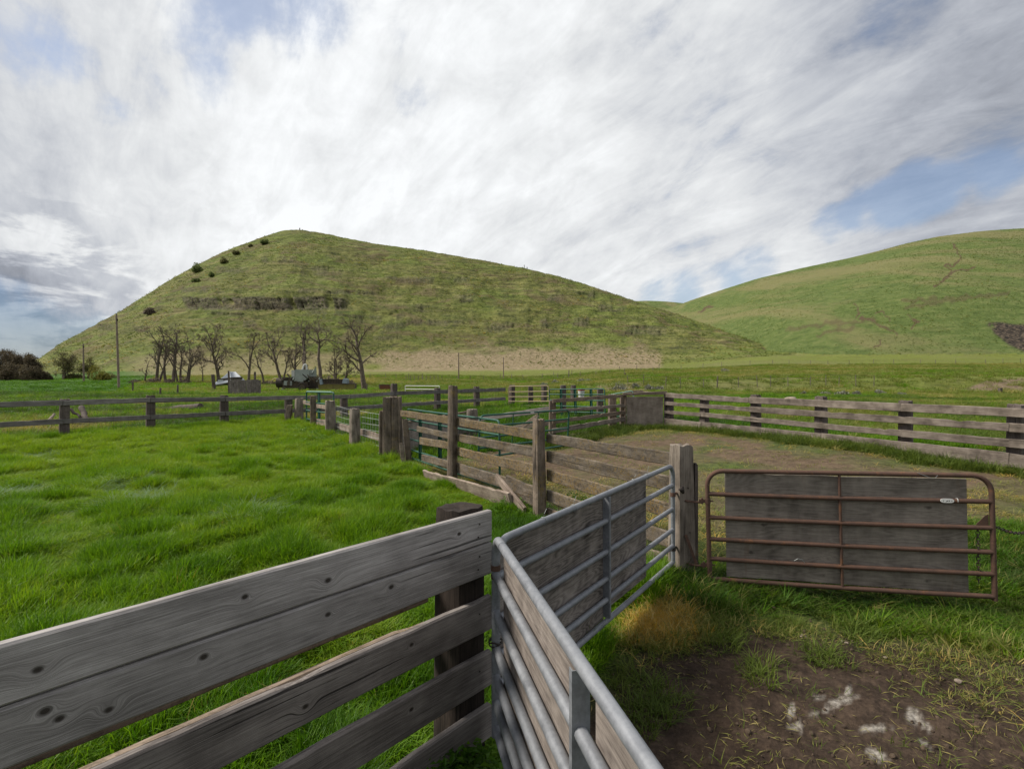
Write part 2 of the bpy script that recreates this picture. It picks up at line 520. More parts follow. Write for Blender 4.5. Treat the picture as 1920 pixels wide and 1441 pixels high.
def ground_z(X, Y):
    X = np.asarray(X, float); Y = np.asarray(Y, float)
    z = base_z(X, Y)
    a = sstep(30, 60, Y)
    z = z + (fbm(X * .55, Y * .55, 3, 3) - .5) * .10 * (1 - a) * sstep(2, 5, Y) + (fbm(X * .08, Y * .08, 4, 4) - .5) * .55 * a
    s, sE, sn = lawn_mask(X, Y)
    lawn = sstep(.1, -.4, s) * sstep(.3, -.4, sE) * sstep(0, .4, sn)
    z = z + lawn * (fbm(X * 1.6, Y * 1.6, 3, 8) - .5) * .16
    dirt = sstep(.2, .9, X) * sstep(6.2, 5.0, Y)
    z = z - .07 * sstep(1.6, 2.2, X) * sstep(.9, .2, np.abs(Y - 5.2 + (X - 2.02) * .253))
    z = z + dirt * ((fbm(X * 3.5, Y * 3.5, 5, 12, .6) - .5) * .075 + (fbm(X * 16, Y * 16, 4, 13, .6) - .5) * .032)
    return z

def gz(x, y):
    return float(ground_z(np.array([x]), np.array([y]))[0])

# ------------------------------------------------------------------ hills
H1 = np.array([(-200, 700, 230), (20, 690, 240), (60, 678, 250), (80, 668, 260), (110, 645, 285), (215, 590, 320), (300, 536, 345), (360, 501, 360), (420, 471, 375), (490, 445, 390),
               (530, 432, 398), (548, 430.5, 400), (570, 431.5, 401), (600, 436, 402), (700, 456, 400), (800, 470, 395), (900, 487, 388), (985, 503, 380), (1060, 521, 370), (1130, 544, 355), (1200, 567, 342),
               (1280, 592, 325), (1360, 621, 305), (1440, 649, 280), (1500, 668, 262), (1560, 682, 250), (1700, 700, 240)], float)
H2 = np.array([(500, 740, 560), (800, 690, 560), (1000, 640, 560), (1180, 606, 560), (1240, 582, 560), (1268, 573, 560), (1300, 561, 550), (1360, 541, 540), (1420, 522, 530), (1500, 503, 525), (1590, 484, 515), (1640, 472, 490), (1700, 456, 480),
               (1760, 443, 470), (1840, 433, 460), (1920, 427.5, 460), (2050, 425, 455), (2250, 440, 440), (2600, 480, 420), (3200, 560, 380)], float)
F2 = np.array([(1000, 420), (1200, 390), (1300, 330), (1400, 270), (1500, 212), (1700, 196), (1900, 186), (2400, 160), (3200, 150)], float)
H3 = np.array([(200, 730, 1150), (600, 640, 1150), (1000, 585, 1150), (1150, 566, 1150), (1215, 563.5, 1150), (1250, 565, 1150), (1290, 569, 1150), (1400, 585, 1150), (1700, 610, 1150)], float)

def prof(t, a=1.35):
    tt = np.clip(t, 0, 1)
    return tt**a * (1 + .35 * (1 - tt))

def smooth_interp(px, xs, ys, s):
    o = np.linspace(-2, 2, 9); w = np.exp(-o * o / 2); w /= w.sum()
    return sum(wi * np.interp(px + oi * s, xs, ys) for wi, oi in zip(w, o))

def hill_delta(px, Y, T, foot, zg, a=1.35, back=.45):
    yc = smooth_interp(px, T[:, 0], T[:, 2], 30.0); pc = smooth_interp(px, T[:, 0], T[:, 1], 7.0)
    zc = EYE - (pc - HOR) / FOC * yc
    t = (Y - foot) / (yc - foot)
    D = np.maximum(zc - zg, 0)
    bk = np.maximum(Y - yc, 0)
    up = D * prof(t, a)
    dn = D - bk * back * (bk / (bk + 25.0))
    return np.where(t <= 1, up, dn), t

# rock ledges on the near hill: px range, rows, outward throw
LEDGE = [(352, 652, 560, 581, 6.0), (352, 462, 585, 592, 2.6), (575, 650, 581, 592, 2.2), (600, 705, 590, 604, 1.8), (655, 760, 590, 604, 3.0), (700, 765, 606, 622, 2.2), (780, 808, 572, 586, 1.6),
         (852, 900, 553, 567, 2.0), (944, 968, 551, 564, 1.6), (1008, 1050, 550, 563, 2.2), (1084, 1128, 547, 559, 2.0), (1116, 1174, 572, 583, 2.6), (918, 990, 606, 624, 2.6), (978, 1017, 523, 529, 1.6),
         (488, 552, 481, 492, 1.8), (565, 642, 501, 520, 2.0), (405, 458, 500, 510, 1.4), (1000, 1130, 596, 612, 1.6), (1170, 1250, 612, 628, 1.2), (520, 640, 612, 622, 1.5), (430, 520, 600, 612, 1.5),
         (300, 420, 540, 550, 1.5), (240, 330, 575, 586, 1.4), (180, 270, 610, 620, 1.2), (760, 900, 600, 610, 1.4), (560, 700, 545, 552, 1.2), (700, 880, 520, 530, 1.0), (640, 760, 628, 636, 1.2)]

TRAIL = [[(1790, 455), (1800, 482), (1775, 500), (1790, 508), (1750, 540)], [(1760, 528), (1800, 505), (1830, 500)], [(1600, 572), (1612, 585), (1604, 596)], [(1618, 594), (1650, 610), (1680, 628)],
         [(1640, 590), (1660, 586), (1668, 600)], [(1702, 592), (1720, 604), (1712, 612)], [(1648, 640), (1632, 655)], [(1310, 585), (1335, 574)], [(1480, 618), (1560, 606), (1640, 600)], [(1530, 628), (1600, 612)],
         [(1700, 575), (1800, 560), (1890, 548)], [(1690, 565), (1760, 560)]]

def seg_dist(px, py, pts):
    d = np.full(px.shape, 1e9)
    for (x0, y0), (x1, y1) in zip(pts[:-1], pts[1:]):
        vx, vy = x1 - x0, y1 - y0
        t = np.clip(((px - x0) * vx + (py - y0) * vy) / (vx * vx + vy * vy), 0, 1)
        d = np.minimum(d, np.hypot(px - x0 - t * vx, py - y0 - t * vy))
    return d

def build_terrain(mat):
    rows = list(.4 * 1.0125**np.arange(0, 381))
    while rows[-1] < 200: rows.append(rows[-1] * 1.009)
    while rows[-1] < 415: rows.append(rows[-1] + 1.1)
    while rows[-1] < 600: rows.append(rows[-1] + 2.0)
    while rows[-1] < 1500: rows.append(rows[-1] * 1.03)
    Yr = np.array(rows)
    U = np.concatenate([np.arange(-1.6, -1.0, .01), np.arange(-1.0, 1.0, .0022), np.arange(1.0, 1.601, .01)])
    nY, nU = len(Yr), len(U)
    Y, UU = np.meshgrid(Yr, U, indexing='ij')
    X = UU * Y
    px = 960 + FOC * UU
    zg = ground_z(X, np.minimum(Y, 260))
    f1 = np.interp(px, [-300, 60, 215, 300, 545, 700, 960, 1240, 1440, 1700], [215, 205, 175, 168, 185, 196, 200, 198, 190, 190])
    d1, t1 = hill_delta(px, Y, H1, f1, zg, 1.32)
    f2 = smooth_interp(px, F2[:, 0], F2[:, 1], 60.0)
    d2, t2 = hill_delta(px, Y, H2, f2, zg, 1.2)
    d3, t3 = hill_delta(px, Y, H3, 800.0, zg, 1.2)
    # gullies and folds (kept away from the crest lines)
    w1 = sstep(.05, .4, t1) * sstep(1.0, .8, t1); w2 = sstep(.05, .4, t2) * sstep(1.0, .75, t2)
    d1 = d1 + w1 * ((fbm(X * .018, Y * .011, 4, 21) - .5) * 7.0 + (fbm(X * .09, Y * .07, 4, 22, .55) - .5) * 4.6)
    d2 = d2 + w2 * ((fbm(X * .010 + Y * .006, Y * .004, 3, 31) - .5) * 9.0 + (fbm(X * .05 + Y * .02, Y * .03, 4, 32) - .5) * 2.2)
    d1 = d1 + sstep(.1, .5, t1) * (fbm(X * .3, Y * .3, 3, 27) - .5) * .9
    dl = np.maximum(np.maximum(d1, d2), np.maximum(d3, 0))
    which = np.where(dl <= .6, 0, np.where(d1 >= np.maximum(d2, d3), 1, np.where(d2 >= d3, 2, 3)))
    Z = zg + dl
    py = HOR - FOC * (Z - EYE) / Y
    # ledges: push the slope out above a cliff, back under it
    rock = np.zeros_like(Z); dY = np.zeros_like(Z)
    on1 = (which == 1) & (t1 < 1)
    wob = (fbm(px * .02, py * .01, 3, 41) - .5) * 14 + (fbm(px * .12, py * .05, 2, 42) - .5) * 5
    for (a, b, ya, yb, A) in LEDGE:
        m = sstep(a - 8, a + 14, px + wob * 2) * sstep(b + 8, b - 14, px + wob * 2)
        q = py + wob * .45
        mid = (ya + yb) / 2
        saw = np.where(q > yb, 0, np.where(q > ya, (yb - q) / (yb - ya), np.clip(1 - (ya - q) / (2.2 * (yb - ya) + 8), 0, 1)))
        patch = sstep(.36, .52, fbm(px * .045 + a, py * .03, 3, 43)) if A < 4 else sstep(.2, .34, fbm(px * .045 + a, py * .03, 3, 43))
        dY = np.minimum(dY, -A * m * saw * (.35 + .65 * patch))
        rock = np.maximum(rock, (1.0 if A > 4 else .6) * m * patch * sstep(ya - 2, ya + 2, q) * sstep(yb + 3, yb - 2, q))
    rock = np.where(on1, rock, 0); dY = np.where(on1, dY, 0)
    # terracettes trodden along the contour
    tz = np.abs(((Z * .42 + fbm(X * .02, Y * .02, 3, 44) * 5) % 1) - .5)
    dY = dY - np.where(on1, (tz - .25) * 1.5 * sstep(.08, .2, t1) * sstep(1.0, .9, t1) * fbm(X * .03, Z * .05, 2, 45), 0)
    blocks = (fbm(px * .35, py * .04, 2, 46) - .5)
    dY = dY - rock * blocks * 4.5
    Y2 = Y + dY; X2 = X * 1.0
    # masks -----------------------------------------------------------------
    nz = (fbm(px * .03, py * .08, 4, 51) - .5)
    pale = sstep(652, 668, py + nz * 30 + (px - 700) * .0) * sstep(697, 691, py + nz * 3 + (px - 960) * .012) * sstep(640, 760, px + nz * 160) * sstep(1246, 1230, px + nz * 14) * (which <= 1) * (Y > 120)
    pale = np.maximum(pale, .75 * sstep(640, 662, py + nz * 40) * sstep(668, 658, py + nz * 20) * sstep(760, 900, px) * sstep(1240, 1180, px) * sstep(.48, .6, fbm(px * .012, py * .05, 3, 52)) * (which <= 1) * (Y > 120))
    pale = np.maximum(pale, .6 * sstep(655, 672, py + nz * 30) * sstep(712, 700, py) * sstep(210, 300, px) * sstep(700, 600, px + nz * 60) * (Y > 100))
    pale = np.where(Y > 100, pale, 0)
    scar = np.zeros_like(Z)
    on2 = (which == 2) & (t2 < .9)
    for k, tr in enumerate(TRAIL):
        d = seg_dist(px + (fbm(px * .08, py * .08, 3, 60 + k) - .5) * 22, py + (fbm(px * .08, py * .08, 3, 80 + k) - .5) * 16, tr)
        wdt = 6.0 if k > 7 else 2.8
        scar = np.maximum(scar, sstep(wdt, wdt * .25, d) * (.55 if k > 7 else 1.0))
    scar = np.where(on2, scar, 0)
    burn = np.where(on2, sstep(1836, 1856, px + nz * 60 + (fbm(px * .2, py * .2, 3, 54) - .5) * 26) * sstep(0, 6, py - np.interp(px, [1840, 1870, 1900, 1960, 2100], [601, 600, 604, 608, 640]) + nz * 8) * sstep(0, 6, np.interp(px, [1840, 1860, 1890, 1930, 2100], [606, 622, 648, 668, 700]) - py + nz * 8), 0)
    bare = sstep(1796, 1840, px + nz * 60) * sstep(1935, 1905, px) * sstep(0, 4, py - np.interp(px, [1800, 1850, 1900], [730, 712, 706])) * sstep(738, 730, py + nz * 8) * (Y > 48) * (Y < 62)
    bare = np.maximum(bare, .8 * sstep(1088, 1110, px) * sstep(1225, 1200, px) * (Y > 50) * (Y < 60) * sstep(712, 716, py) * sstep(.4, .55, fbm(px * .06, py * .2, 3, 53)))
    s, sE, sn = lawn_mask(X, Y)
    n2 = fbm(X * .9, Y * .9, 4, 55) - .5
    front = sstep(.0, .4, X + .09 - (2.97 - Y) * .2337 + n2 * .4) * sstep(5.2, 4.4, Y + n2 * 1.3)
    front = front * sstep(.1, .35, -sn)
    pen = sstep(.1, .6, s + n2 * .3) * sstep(0, 1.0, -(6.6 * (X - 5.12) + 4.5 * (Y - 18)) / 8.0 - .55 + n2) * sstep(5.6, 6.6, Y) * sstep(-1.6, -.2, 1.0 * X - .9 * Y + 13.2)
    dirt = np.maximum(front, pen * np.maximum(.72, 0) * sstep(.0, .5, n2 + .42))
    dirt = np.maximum(dirt, pen * sstep(-.15, .12, n2 + .17 - .09 * np.abs(Y - 13.5) * sstep(0, 8, Y) + .10 * sstep(12.5, 9, Y) * 0))
    dirt = np.maximum(dirt, bare)
    chalk = np.zeros_like(Z)
    for (cx, cy, rx, ry, an) in [(1575, 1313, 40, 9, -.25), (1590, 1296, 8, 18, .3), (1502, 1365, 30, 8, .15), (1485, 1330, 9, 16, .2), (1642, 1365, 36, 9, 0), (1712, 1340, 26, 16, .55), (1738, 1362, 26, 8, .7), (1640, 1412, 30, 11, .5), (1548, 1330, 34, 5, -.3), (1735, 1395, 20, 6, .6), (1535, 1306, 14, 5, .1), (1497, 1360, 10, 12, 0)]:
        c, sn2 = math.cos(an), math.sin(an)
        qx = (px - cx) * c + (py - cy) * sn2; qy = -(px - cx) * sn2 + (py - cy) * c
        chalk = np.maximum(chalk, 1.25 - np.hypot(qx / rx, qy / ry))
    chalk = sstep(.3, .95, chalk + (fbm(X * 14, Y * 14, 4, 57) - .5) * 1.1) * (Y < 5)
    lush = sstep(.55, .72, fbm(X * .012, Y * .012, 3, 61)) * (which == 0) * (Y > 60)
    field = ((px < 225 + (Y - 60) * 1.2) & (Y > 25)).astype(float) * (which == 0)
    hillm = np.where(which == 1, 1.0, 0.0) * sstep(0, .12, t1)
    hill2 = np.where(which >= 2, 1.0, 0.0)
    att = dict(dirt=dirt, pale=pale, rock=rock, scar=scar, burn=burn, chalk=chalk, lush=lush, hillm=hillm, hill2=hill2, field=field, far=sstep(20, 50, Y))
    idx = np.arange(nY * nU).reshape(nY, nU)
    F = np.stack([idx[:-1, :-1], idx[:-1, 1:], idx[1:, 1:], idx[1:, :-1]], -1).reshape(-1, 4)
    wf = which[:-1, :-1].reshape(-1)
    V = np.stack([X2, Y2, Z], -1).reshape(-1, 3)
    res = {}
    for k, (nm, lab, cat) in enumerate([('ground', 'grassy valley floor with bare dirt inside the pens', 'ground'), ('hill', 'pointed green hill with dark basalt ledges behind the bare trees', 'hill'),
                                  ('hill', 'smooth rounded green hill with eroded cattle trails at the right', 'hill'), ('hill', 'low distant green hill seen in the notch between two hills', 'hill')]):
        f = F[wf == k]
        used, inv = np.unique(f, return_inverse=True)
        VV = V[used]; FF = inv.reshape(-1, 4)
        if k == 0:      # the same sheet carried round behind the viewpoint
            o = len(VV); e = .4
            ex = np.array([(-1.6 * e, e, 0), (1.6 * e, e, 0), (1500, 937, 3), (1500, 0, 0), (1500, -900, 0), (-1500, -900, 0), (-1500, 0, 0), (-1500, 937, 1)], float)
            VV = np.concatenate([VV, ex])
            quad = np.concatenate([FF, [[o, o + 5, o + 4, o + 1], [o + 1, o + 4, o + 3, o + 2], [o, o + 7, o + 6, o + 5]]])
            A = {a: np.concatenate([v.reshape(-1)[used], np.zeros(8)]) for a, v in att.items()}
            ob = np_mesh(nm, VV, quad, mat, attrs=A)
        else:
            A = {a: v.reshape(-1)[used] for a, v in att.items()}
            ob = np_mesh(nm, VV, FF, mat, attrs=A)
        tag(ob, lab, cat, kind='structure')
        res[k] = (ob, VV, A)
    return res

def terrain_mat():
    m, N, out = new_mat('valley_ground')
    g = N.n('ShaderNodeNewGeometry')
    pos = g.outputs['Position']
    A = {k: N.attr(k) for k in ('dirt', 'pale', 'rock', 'scar', 'burn', 'chalk', 'lush', 'hillm', 'hill2', 'field', 'far')}
    sq = N.vm('MULTIPLY', pos, (1, 1, 2.6))
    nL = N.noise(sq, .022, 5, .6); nM = N.noise(sq, .16, 6, .65, .6); nF = N.noise(sq, .9, 6, .7); nX = N.noise(pos, 5.0, 5, .7); nG = N.noise(pos, 30.0, 4, .7)
    # pasture
    past = N.ramp(N.m('ADD', N.m('MULTIPLY', nM, .6), N.m('MULTIPLY', nF, .4)), [(.34, (.075, .088, .018)), (.5, (.15, .168, .034)), (.66, (.225, .22, .06))])
    past = N.mix(N.rng(nL, .42, .66), past, c4((.17, .165, .062)), 'MIX')
    past = N.mix(N.m('MULTIPLY', N.rng(nM, .35, .6), .6), past, c4((.115, .155, .026)))
    # hill with basalt ledges: olive bunch grass over brown soil
    hn = N.m('ADD', N.m('MULTIPLY', nM, .5), N.m('MULTIPLY', nF, .5))
    h1 = N.ramp(hn, [(.38, (.024, .030, .009)), (.46, (.075, .086, .021)), (.54, (.13, .138, .036)), (.66, (.22, .20, .075))])
    h1 = N.mix(N.m('MULTIPLY', N.rng(nL, .44, .58), .85), h1, N.ramp(hn, [(.38, (.040, .060, .012)), (.6, (.150, .185, .036))]))
    brown = N.rng(N.noise(sq, .05, 5, .65, .8), .50, .62)
    h1 = N.mix(N.m('MULTIPLY', brown, .7), h1, c4((.115, .088, .046)))
    # smooth hill: green with tan streaks running down-slope
    st = N.noise(N.vm('MULTIPLY', pos, (.022, .006, .03)), 1.0, 6, .62, .8)
    h2 = N.ramp(N.m('ADD', N.m('MULTIPLY', nF, .35), N.m('MULTIPLY', nM, .65)), [(.36, (.050, .076, .018)), (.5, (.086, .120, .030)), (.66, (.145, .162, .056))])
    h2 = N.mix(N.m('MULTIPLY', N.rng(st, .44, .64), .7), h2, c4((.175, .155, .070)))
    strata = N.noise(N.vm('MULTIPLY', pos, (.035, .02, .42)), 1.0, 6, .68, .5)
    h1 = N.mix(N.m('MULTIPLY', N.rng(strata, .53, .66), .45), h1, c4((.060, .050, .026)))
    h1 = N.mix(N.m('MULTIPLY', N.rng(strata, .47, .38), .45), h1, c4((.23, .215, .085)))
    col = N.mix(A['hillm'], past, h1)
    col = N.mix(A['hill2'], col, h2)
    col = N.mix(N.m('MULTIPLY', A['lush'], .6), col, c4((.06, .15, .015)))
    fld = N.ramp(N.m('ADD', N.m('MULTIPLY', nF, .5), N.m('MULTIPLY', nM, .5)), [(.35, (.03, .085, .012)), (.65, (.062, .15, .02))])
    col = N.mix(N.m('MULTIPLY', A['field'], .9), col, fld)
    pg = N.ramp(N.noise(N.vm('MULTIPLY', pos, (1, 1, 1)), .7, 6, .75), [(.34, (.16, .125, .072)), (.5, (.235, .185, .112)), (.66, (.31, .25, .165))])
    col = N.mix(N.m('MULTIPLY', A['pale'], N.rng(nF, .25, .5)), col, pg)
    rk = N.ramp(N.noise(N.vm('MULTIPLY', pos, (1.0, .5, .16)), 1.1, 6, .72), [(.38, (.022, .019, .014)), (.52, (.082, .070, .050)), (.68, (.20, .17, .12))])
    col = N.mix(N.m('MULTIPLY', A['rock'], N.rng(nF, .36, .54)), col, rk)
    col = N.mix(N.m('MULTIPLY', A['scar'], N.rng(nF, .05, .35)), col, c4((.085, .06, .034)))
    bn = N.ramp(nF, [(.38, (.008, .007, .006)), (.50, (.035, .028, .022)), (.62, (.15, .115, .08))])
    col = N.mix(A['burn'], col, bn)
    # soil near the viewpoint
    soil = N.ramp(N.m('ADD', N.m('MULTIPLY', nX, .65), N.m('MULTIPLY', nG, .4)), [(.36, (.017, .0115, .0085)), (.53, (.043, .0295, .0215)), (.72, (.095, .066, .046))])
    bits = N.rng(N.noise(N.vm('MULTIPLY', pos, (1, 2.2, 1)), 46.0, 3, .8, 2.0), .60, .68)
    soil = N.mix(N.m('MULTIPLY', bits, .55), soil, c4((.20, .155, .085)))
    wet = N.rng(N.noise(pos, 1.1, 4, .6), .46, .62)
    soil = N.mix(N.m('MULTIPLY', wet, .5), soil, N.mix(1.0, soil, c4((.6, .55, .5)), 'MULTIPLY'))
    penc = N.ramp(N.m('ADD', N.m('MULTIPLY', nX, .6), N.m('MULTIPLY', nG, .4)), [(.36, (.055, .038, .024)), (.55, (.118, .083, .054)), (.72, (.20, .148, .098))])
    soil = N.mix(N.rng(N.n('ShaderNodeSeparateXYZ', {0: pos}).outputs[1], 5.6, 8.0), soil, penc)
    ch = N.mix(N.rng(nG, .35, .65), c4((.12, .105, .09)), c4((.33, .305, .27)))
    soil = N.mix(A['chalk'], soil, ch)
    turf = N.ramp(nX, [(.35, (.028, .045, .010)), (.65, (.07, .105, .02))])
    nearc = N.mix(A['dirt'], turf, soil)
    farc = N.mix(A['dirt'], col, c4((.20, .15, .10)))
    col = N.mix(A['far'], nearc, farc)
    hb = N.m('ADD', N.m('MULTIPLY', nF, 1.0), N.m('MULTIPLY', nM, 1.6))
    b1 = N.n('ShaderNodeBump', {'Height': N.m('MULTIPLY', hb, A['far']), 'Strength': .75, 'Distance': 1.1})
    b2 = N.n('ShaderNodeBump', {'Height': N.m('ADD', N.m('MULTIPLY', nX, .5), N.m('ADD', N.m('MULTIPLY', nG, .25), N.m('MULTIPLY', bits, .12))), 'Strength': .8, 'Distance': .05, 'Normal': b1.outputs[0]})
    p = N.n('ShaderNodeBsdfPrincipled', {'Base Color': col, 'Roughness': .92, 'Specular IOR Level': .15, 'Normal': b2.outputs[0]})
    N.t.links.new(p.outputs[0], out.inputs[0])
    return m

TERR = build_terrain(terrain_mat())
# ------------------------------------------------------------------ material set
grey_l, grey_m, grey_d = (.36, .335, .325), (.185, .17, .168), (.055, .05, .05)
W_GREY = wood('weathered_grey_board', grey_l, grey_m, grey_d)
W_POST = wood('old_post_wood', (.24, .19, .15), (.12, .093, .073), (.03, .023, .018), axis='Z', stain=.7, lichen=.25)
W_PALE = wood('pale_split_post', (.25, .212, .178), (.135, .112, .092), (.036, .029, .024), axis='Z', stain=.8, grimef=.9)
W_TIE = wood('creosoted_tie', (.050, .037, .030), (.022, .017, .014), (.007, .006, .005), axis='Z', stain=.6)
W_LICH = wood('lichen_board', (.22, .18, .133), (.108, .085, .062), (.03, .024, .018), lichen=.95, lcol=(.19, .115, .022), grimef=1.0)
W_LICH2 = wood('dull_lichen_board', (.21, .175, .14), (.102, .083, .066), (.030, .024, .019), lichen=.6, lcol=(.15, .10, .03), grimef=1.0)
W_BACK = wood('dark_back_rail', (.27, .245, .235), (.145, .132, .126), (.048, .043, .042))
W_BPOST = wood('dark_back_post', (.17, .14, .125), (.085, .068, .06), (.022, .018, .016), axis='Z', lichen=.15)
W_PEN = wood('pen_board', (.26, .22, .185), (.135, .111, .092), (.042, .034, .028), stain=1.0)
W_BROWN = wood('brown_board', (.31, .245, .19), (.165, .126, .096), (.045, .034, .027), lichen=.35, lcol=(.16, .12, .04))
W_PINK = wood('bleached_plank', (.36, .295, .245), (.19, .148, .12), (.06, .044, .035), stain=1.0)
PLY = plywood('weathered_plywood', (.35, .315, .285), (.185, .162, .145), (.034, .029, .026), .8)
PLY2 = plywood('bleached_plywood', (.41, .36, .325), (.255, .22, .195), (.085, .07, .062), .5)
PLY3 = plywood('grey_plywood', (.38, .335, .285), (.225, .196, .167), (.095, .081, .068), .5)
PLY4 = plywood('tan_plywood', (.42, .36, .31), (.28, .235, .195), (.12, .095, .075), .3)
GALV = metal('galvanised_steel', (.25, .262, .285), (.115, .122, .138), .52, .3, rust=.12, scale=9)
RUST = metal('rusty_steel', (.112, .062, .043), (.042, .024, .018), .8, .05, rust=.45, rcol=(.15, .068, .032), scale=8)
GREEN = metal('green_painted_steel', (.013, .082, .055), (.006, .042, .029), .5, 0, rust=.08, fade=(.05, .12, .09))
GREEN2 = metal('pale_green_steel', (.20, .32, .26), (.07, .18, .13), .5, 0, rust=.06)
CREAM = metal('cream_painted_steel', (.34, .27, .165), (.20, .14, .08), .55, 0, rust=.35, rcol=(.22, .10, .05))
WIREM = metal('fence_wire', (.34, .36, .36), (.18, .19, .19), .5, .5)
DWIRE = metal('rusty_fence_wire', (.075, .055, .045), (.04, .03, .025), .7, .2)
DARKM = metal('dark_old_iron', (.05, .04, .035), (.018, .015, .013), .8, .2, rust=.4, rcol=(.11, .05, .025), scale=3)
WHITEM = metal('white_painted_steel', (.55, .55, .53), (.34, .34, .33), .5, 0, rust=.05)

def unit2(A, B):
    d = Vector((B[0] - A[0], B[1] - A[1], 0)); L = d.length
    return d / L, L

class Run:
    """one straight fence run A->B in plan; rails are given by the rows they were surveyed at"""
    def __init__(s, r, A, B, off=0.0, wide=1.0):
        s.wide = wide
        s.root = r; d, L = unit2(A, B)
        n = Vector((-d.y, d.x, 0)) * off
        s.A = (A[0] + n.x, A[1] + n.y); s.B = (B[0] + n.x, B[1] + n.y); s.d = d
    def rail(s, x0, t0, b0, x1, t1, b1, mat, th=.045, rough=1.0, bow=0.0, name='board', label=None):
        d0 = hit(s.A, s.B, x0); d1 = hit(s.A, s.B, x1)
        T0, B0, T1, B1 = at(x0, t0, d0), at(x0, b0, d0), at(x1, t1, d1), at(x1, b1, d1)
        h = ((T0 - B0).length + (T1 - B1).length) / 2 * s.wide
        return board(s.root, (T0 + B0) / 2, (T1 + B1) / 2, h, th, mat, name, rough=rough, bow=bow, label=label)

# ------------------------------------------------------------------ foreground board fence
FA0, FA1 = (-1.484, 1.558), (-.132, 3.09)
dA, LA = unit2(FA0, FA1)
FAL = (FA0[0] - dA.x * 2.6, FA0[1] - dA.y * 2.6)            # runs on out of the picture
midA = ((FAL[0] + FA1[0]) / 2, (FAL[1] + FA1[1]) / 2)
LT = LA + 2.6
def knotset(lst, zc):
    out = []
    for (px, py) in lst:
        d = hit(FA0, FA1, px); p = at(px, py, d)
        u = (p.x - midA[0]) * dA.x + (p.y - midA[1]) * dA.y
        out.append((u, p.z - zc, rng.uniform(.0125, .017)))
    return out
KN1 = knotset([(68.5, 1252), (455, 1117), (610.5, 1086.5), (856, 1000)], 1.329)
KN2 = knotset([(82, 1326), (109, 1340), (201, 1324), (378, 1226), (610, 1148), (728.5, 1097)], 1.148)
W_K1 = wood('knotty_board', (.36, .34, .33), (.198, .184, .178), (.072, .066, .063), knots=KN1, stain=.45)
W_K2 = wood('knotty_board', (.34, .32, .31), (.186, .173, .167), (.068, .062, .059), knots=KN2, stain=.45)
W_K3 = wood('dark_lower_board', (.25, .225, .21), (.125, .110, .103), (.038, .033, .031), knots=[(1.75, .03, .012), (1.2, -.02, .013), (.3, .02, .014)], stain=.6)
rA = root('board_fence', (FA1[0], FA1[1], 0), 'big grey knotty plank fence in the foreground with wide gaps below its two top planks', 'fence')
def fa(z, h, mat, off=0.0, th=.042, rough=.55, a=FAL, b=FA1):
    n = Vector((-dA.y, dA.x, 0)) * off
    board(rA, Vector((a[0], a[1], z)) + n, Vector((b[0], b[1], z)) + n, h, th, mat, rough=rough)
fa(1.3315, .178, W_K1, rough=.22); fa(1.146, .179, W_K2, rough=.3)
fa(.836, .195, W_K3, rough=.45); fa(.517, .20, W_K3, rough=.45); fa(.215, .19, W_K3)
cA = (FA1[0] - .16, FA1[1] - .18)
fa(.985, .19, W_BROWN, .27, .045, 1.0, b=cA); fa(.71, .17, W_BROWN, .27, .045, 1.0, b=cA)
nA = Vector((-dA.y, dA.x, 0))
yawA = math.atan2(dA.y, dA.x)
pA = Vector((FA1[0], FA1[1], 0)) - dA * .105 + nA * .135
post(rA, (pA.x, pA.y), -.25, 1.435, .235, .21, W_TIE, .08, .2, yaw=yawA, rough=.4)
pB = Vector((FA1[0], FA1[1], 0)) - dA * 2.95 + nA * .135
post(rA, (pB.x, pB.y), -.25, 1.43, .24, .21, W_TIE, .08, .2, yaw=yawA, rough=.4)
# nail heads
for px_, z_ in ((.05, 1.36), (.06, 1.29), (.05, 1.18), (.06, 1.11), (.05, .86), (.05, .54)):
    mb = MB(); p = Vector((FA1[0], FA1[1], z_)) - dA * (px_ + .05) - nA * .0225
    mb.tube([p, p - nA * .003], .005, 8)
    mb.v = [tuple(Vector(v) - rA.location) for v in mb.v]
    mb.build('nail', DARKM, rA)

# ------------------------------------------------------------------ tube gates
def arc_path(L, h, rc, drop0=0.0, drop1=0.0):
    pts = [(0, 0, -drop0)]
    for k in range(8):
        a = math.pi / 2 * k / 7
        pts.append((rc - rc * math.cos(a), 0, h - rc + rc * math.sin(a)))
    for k in range(8):
        a = math.pi / 2 * k / 7
        pts.append((L - rc + rc * math.sin(a), 0, h - rc + rc * math.cos(a)))
    pts.append((L, 0, -drop1))
    return pts

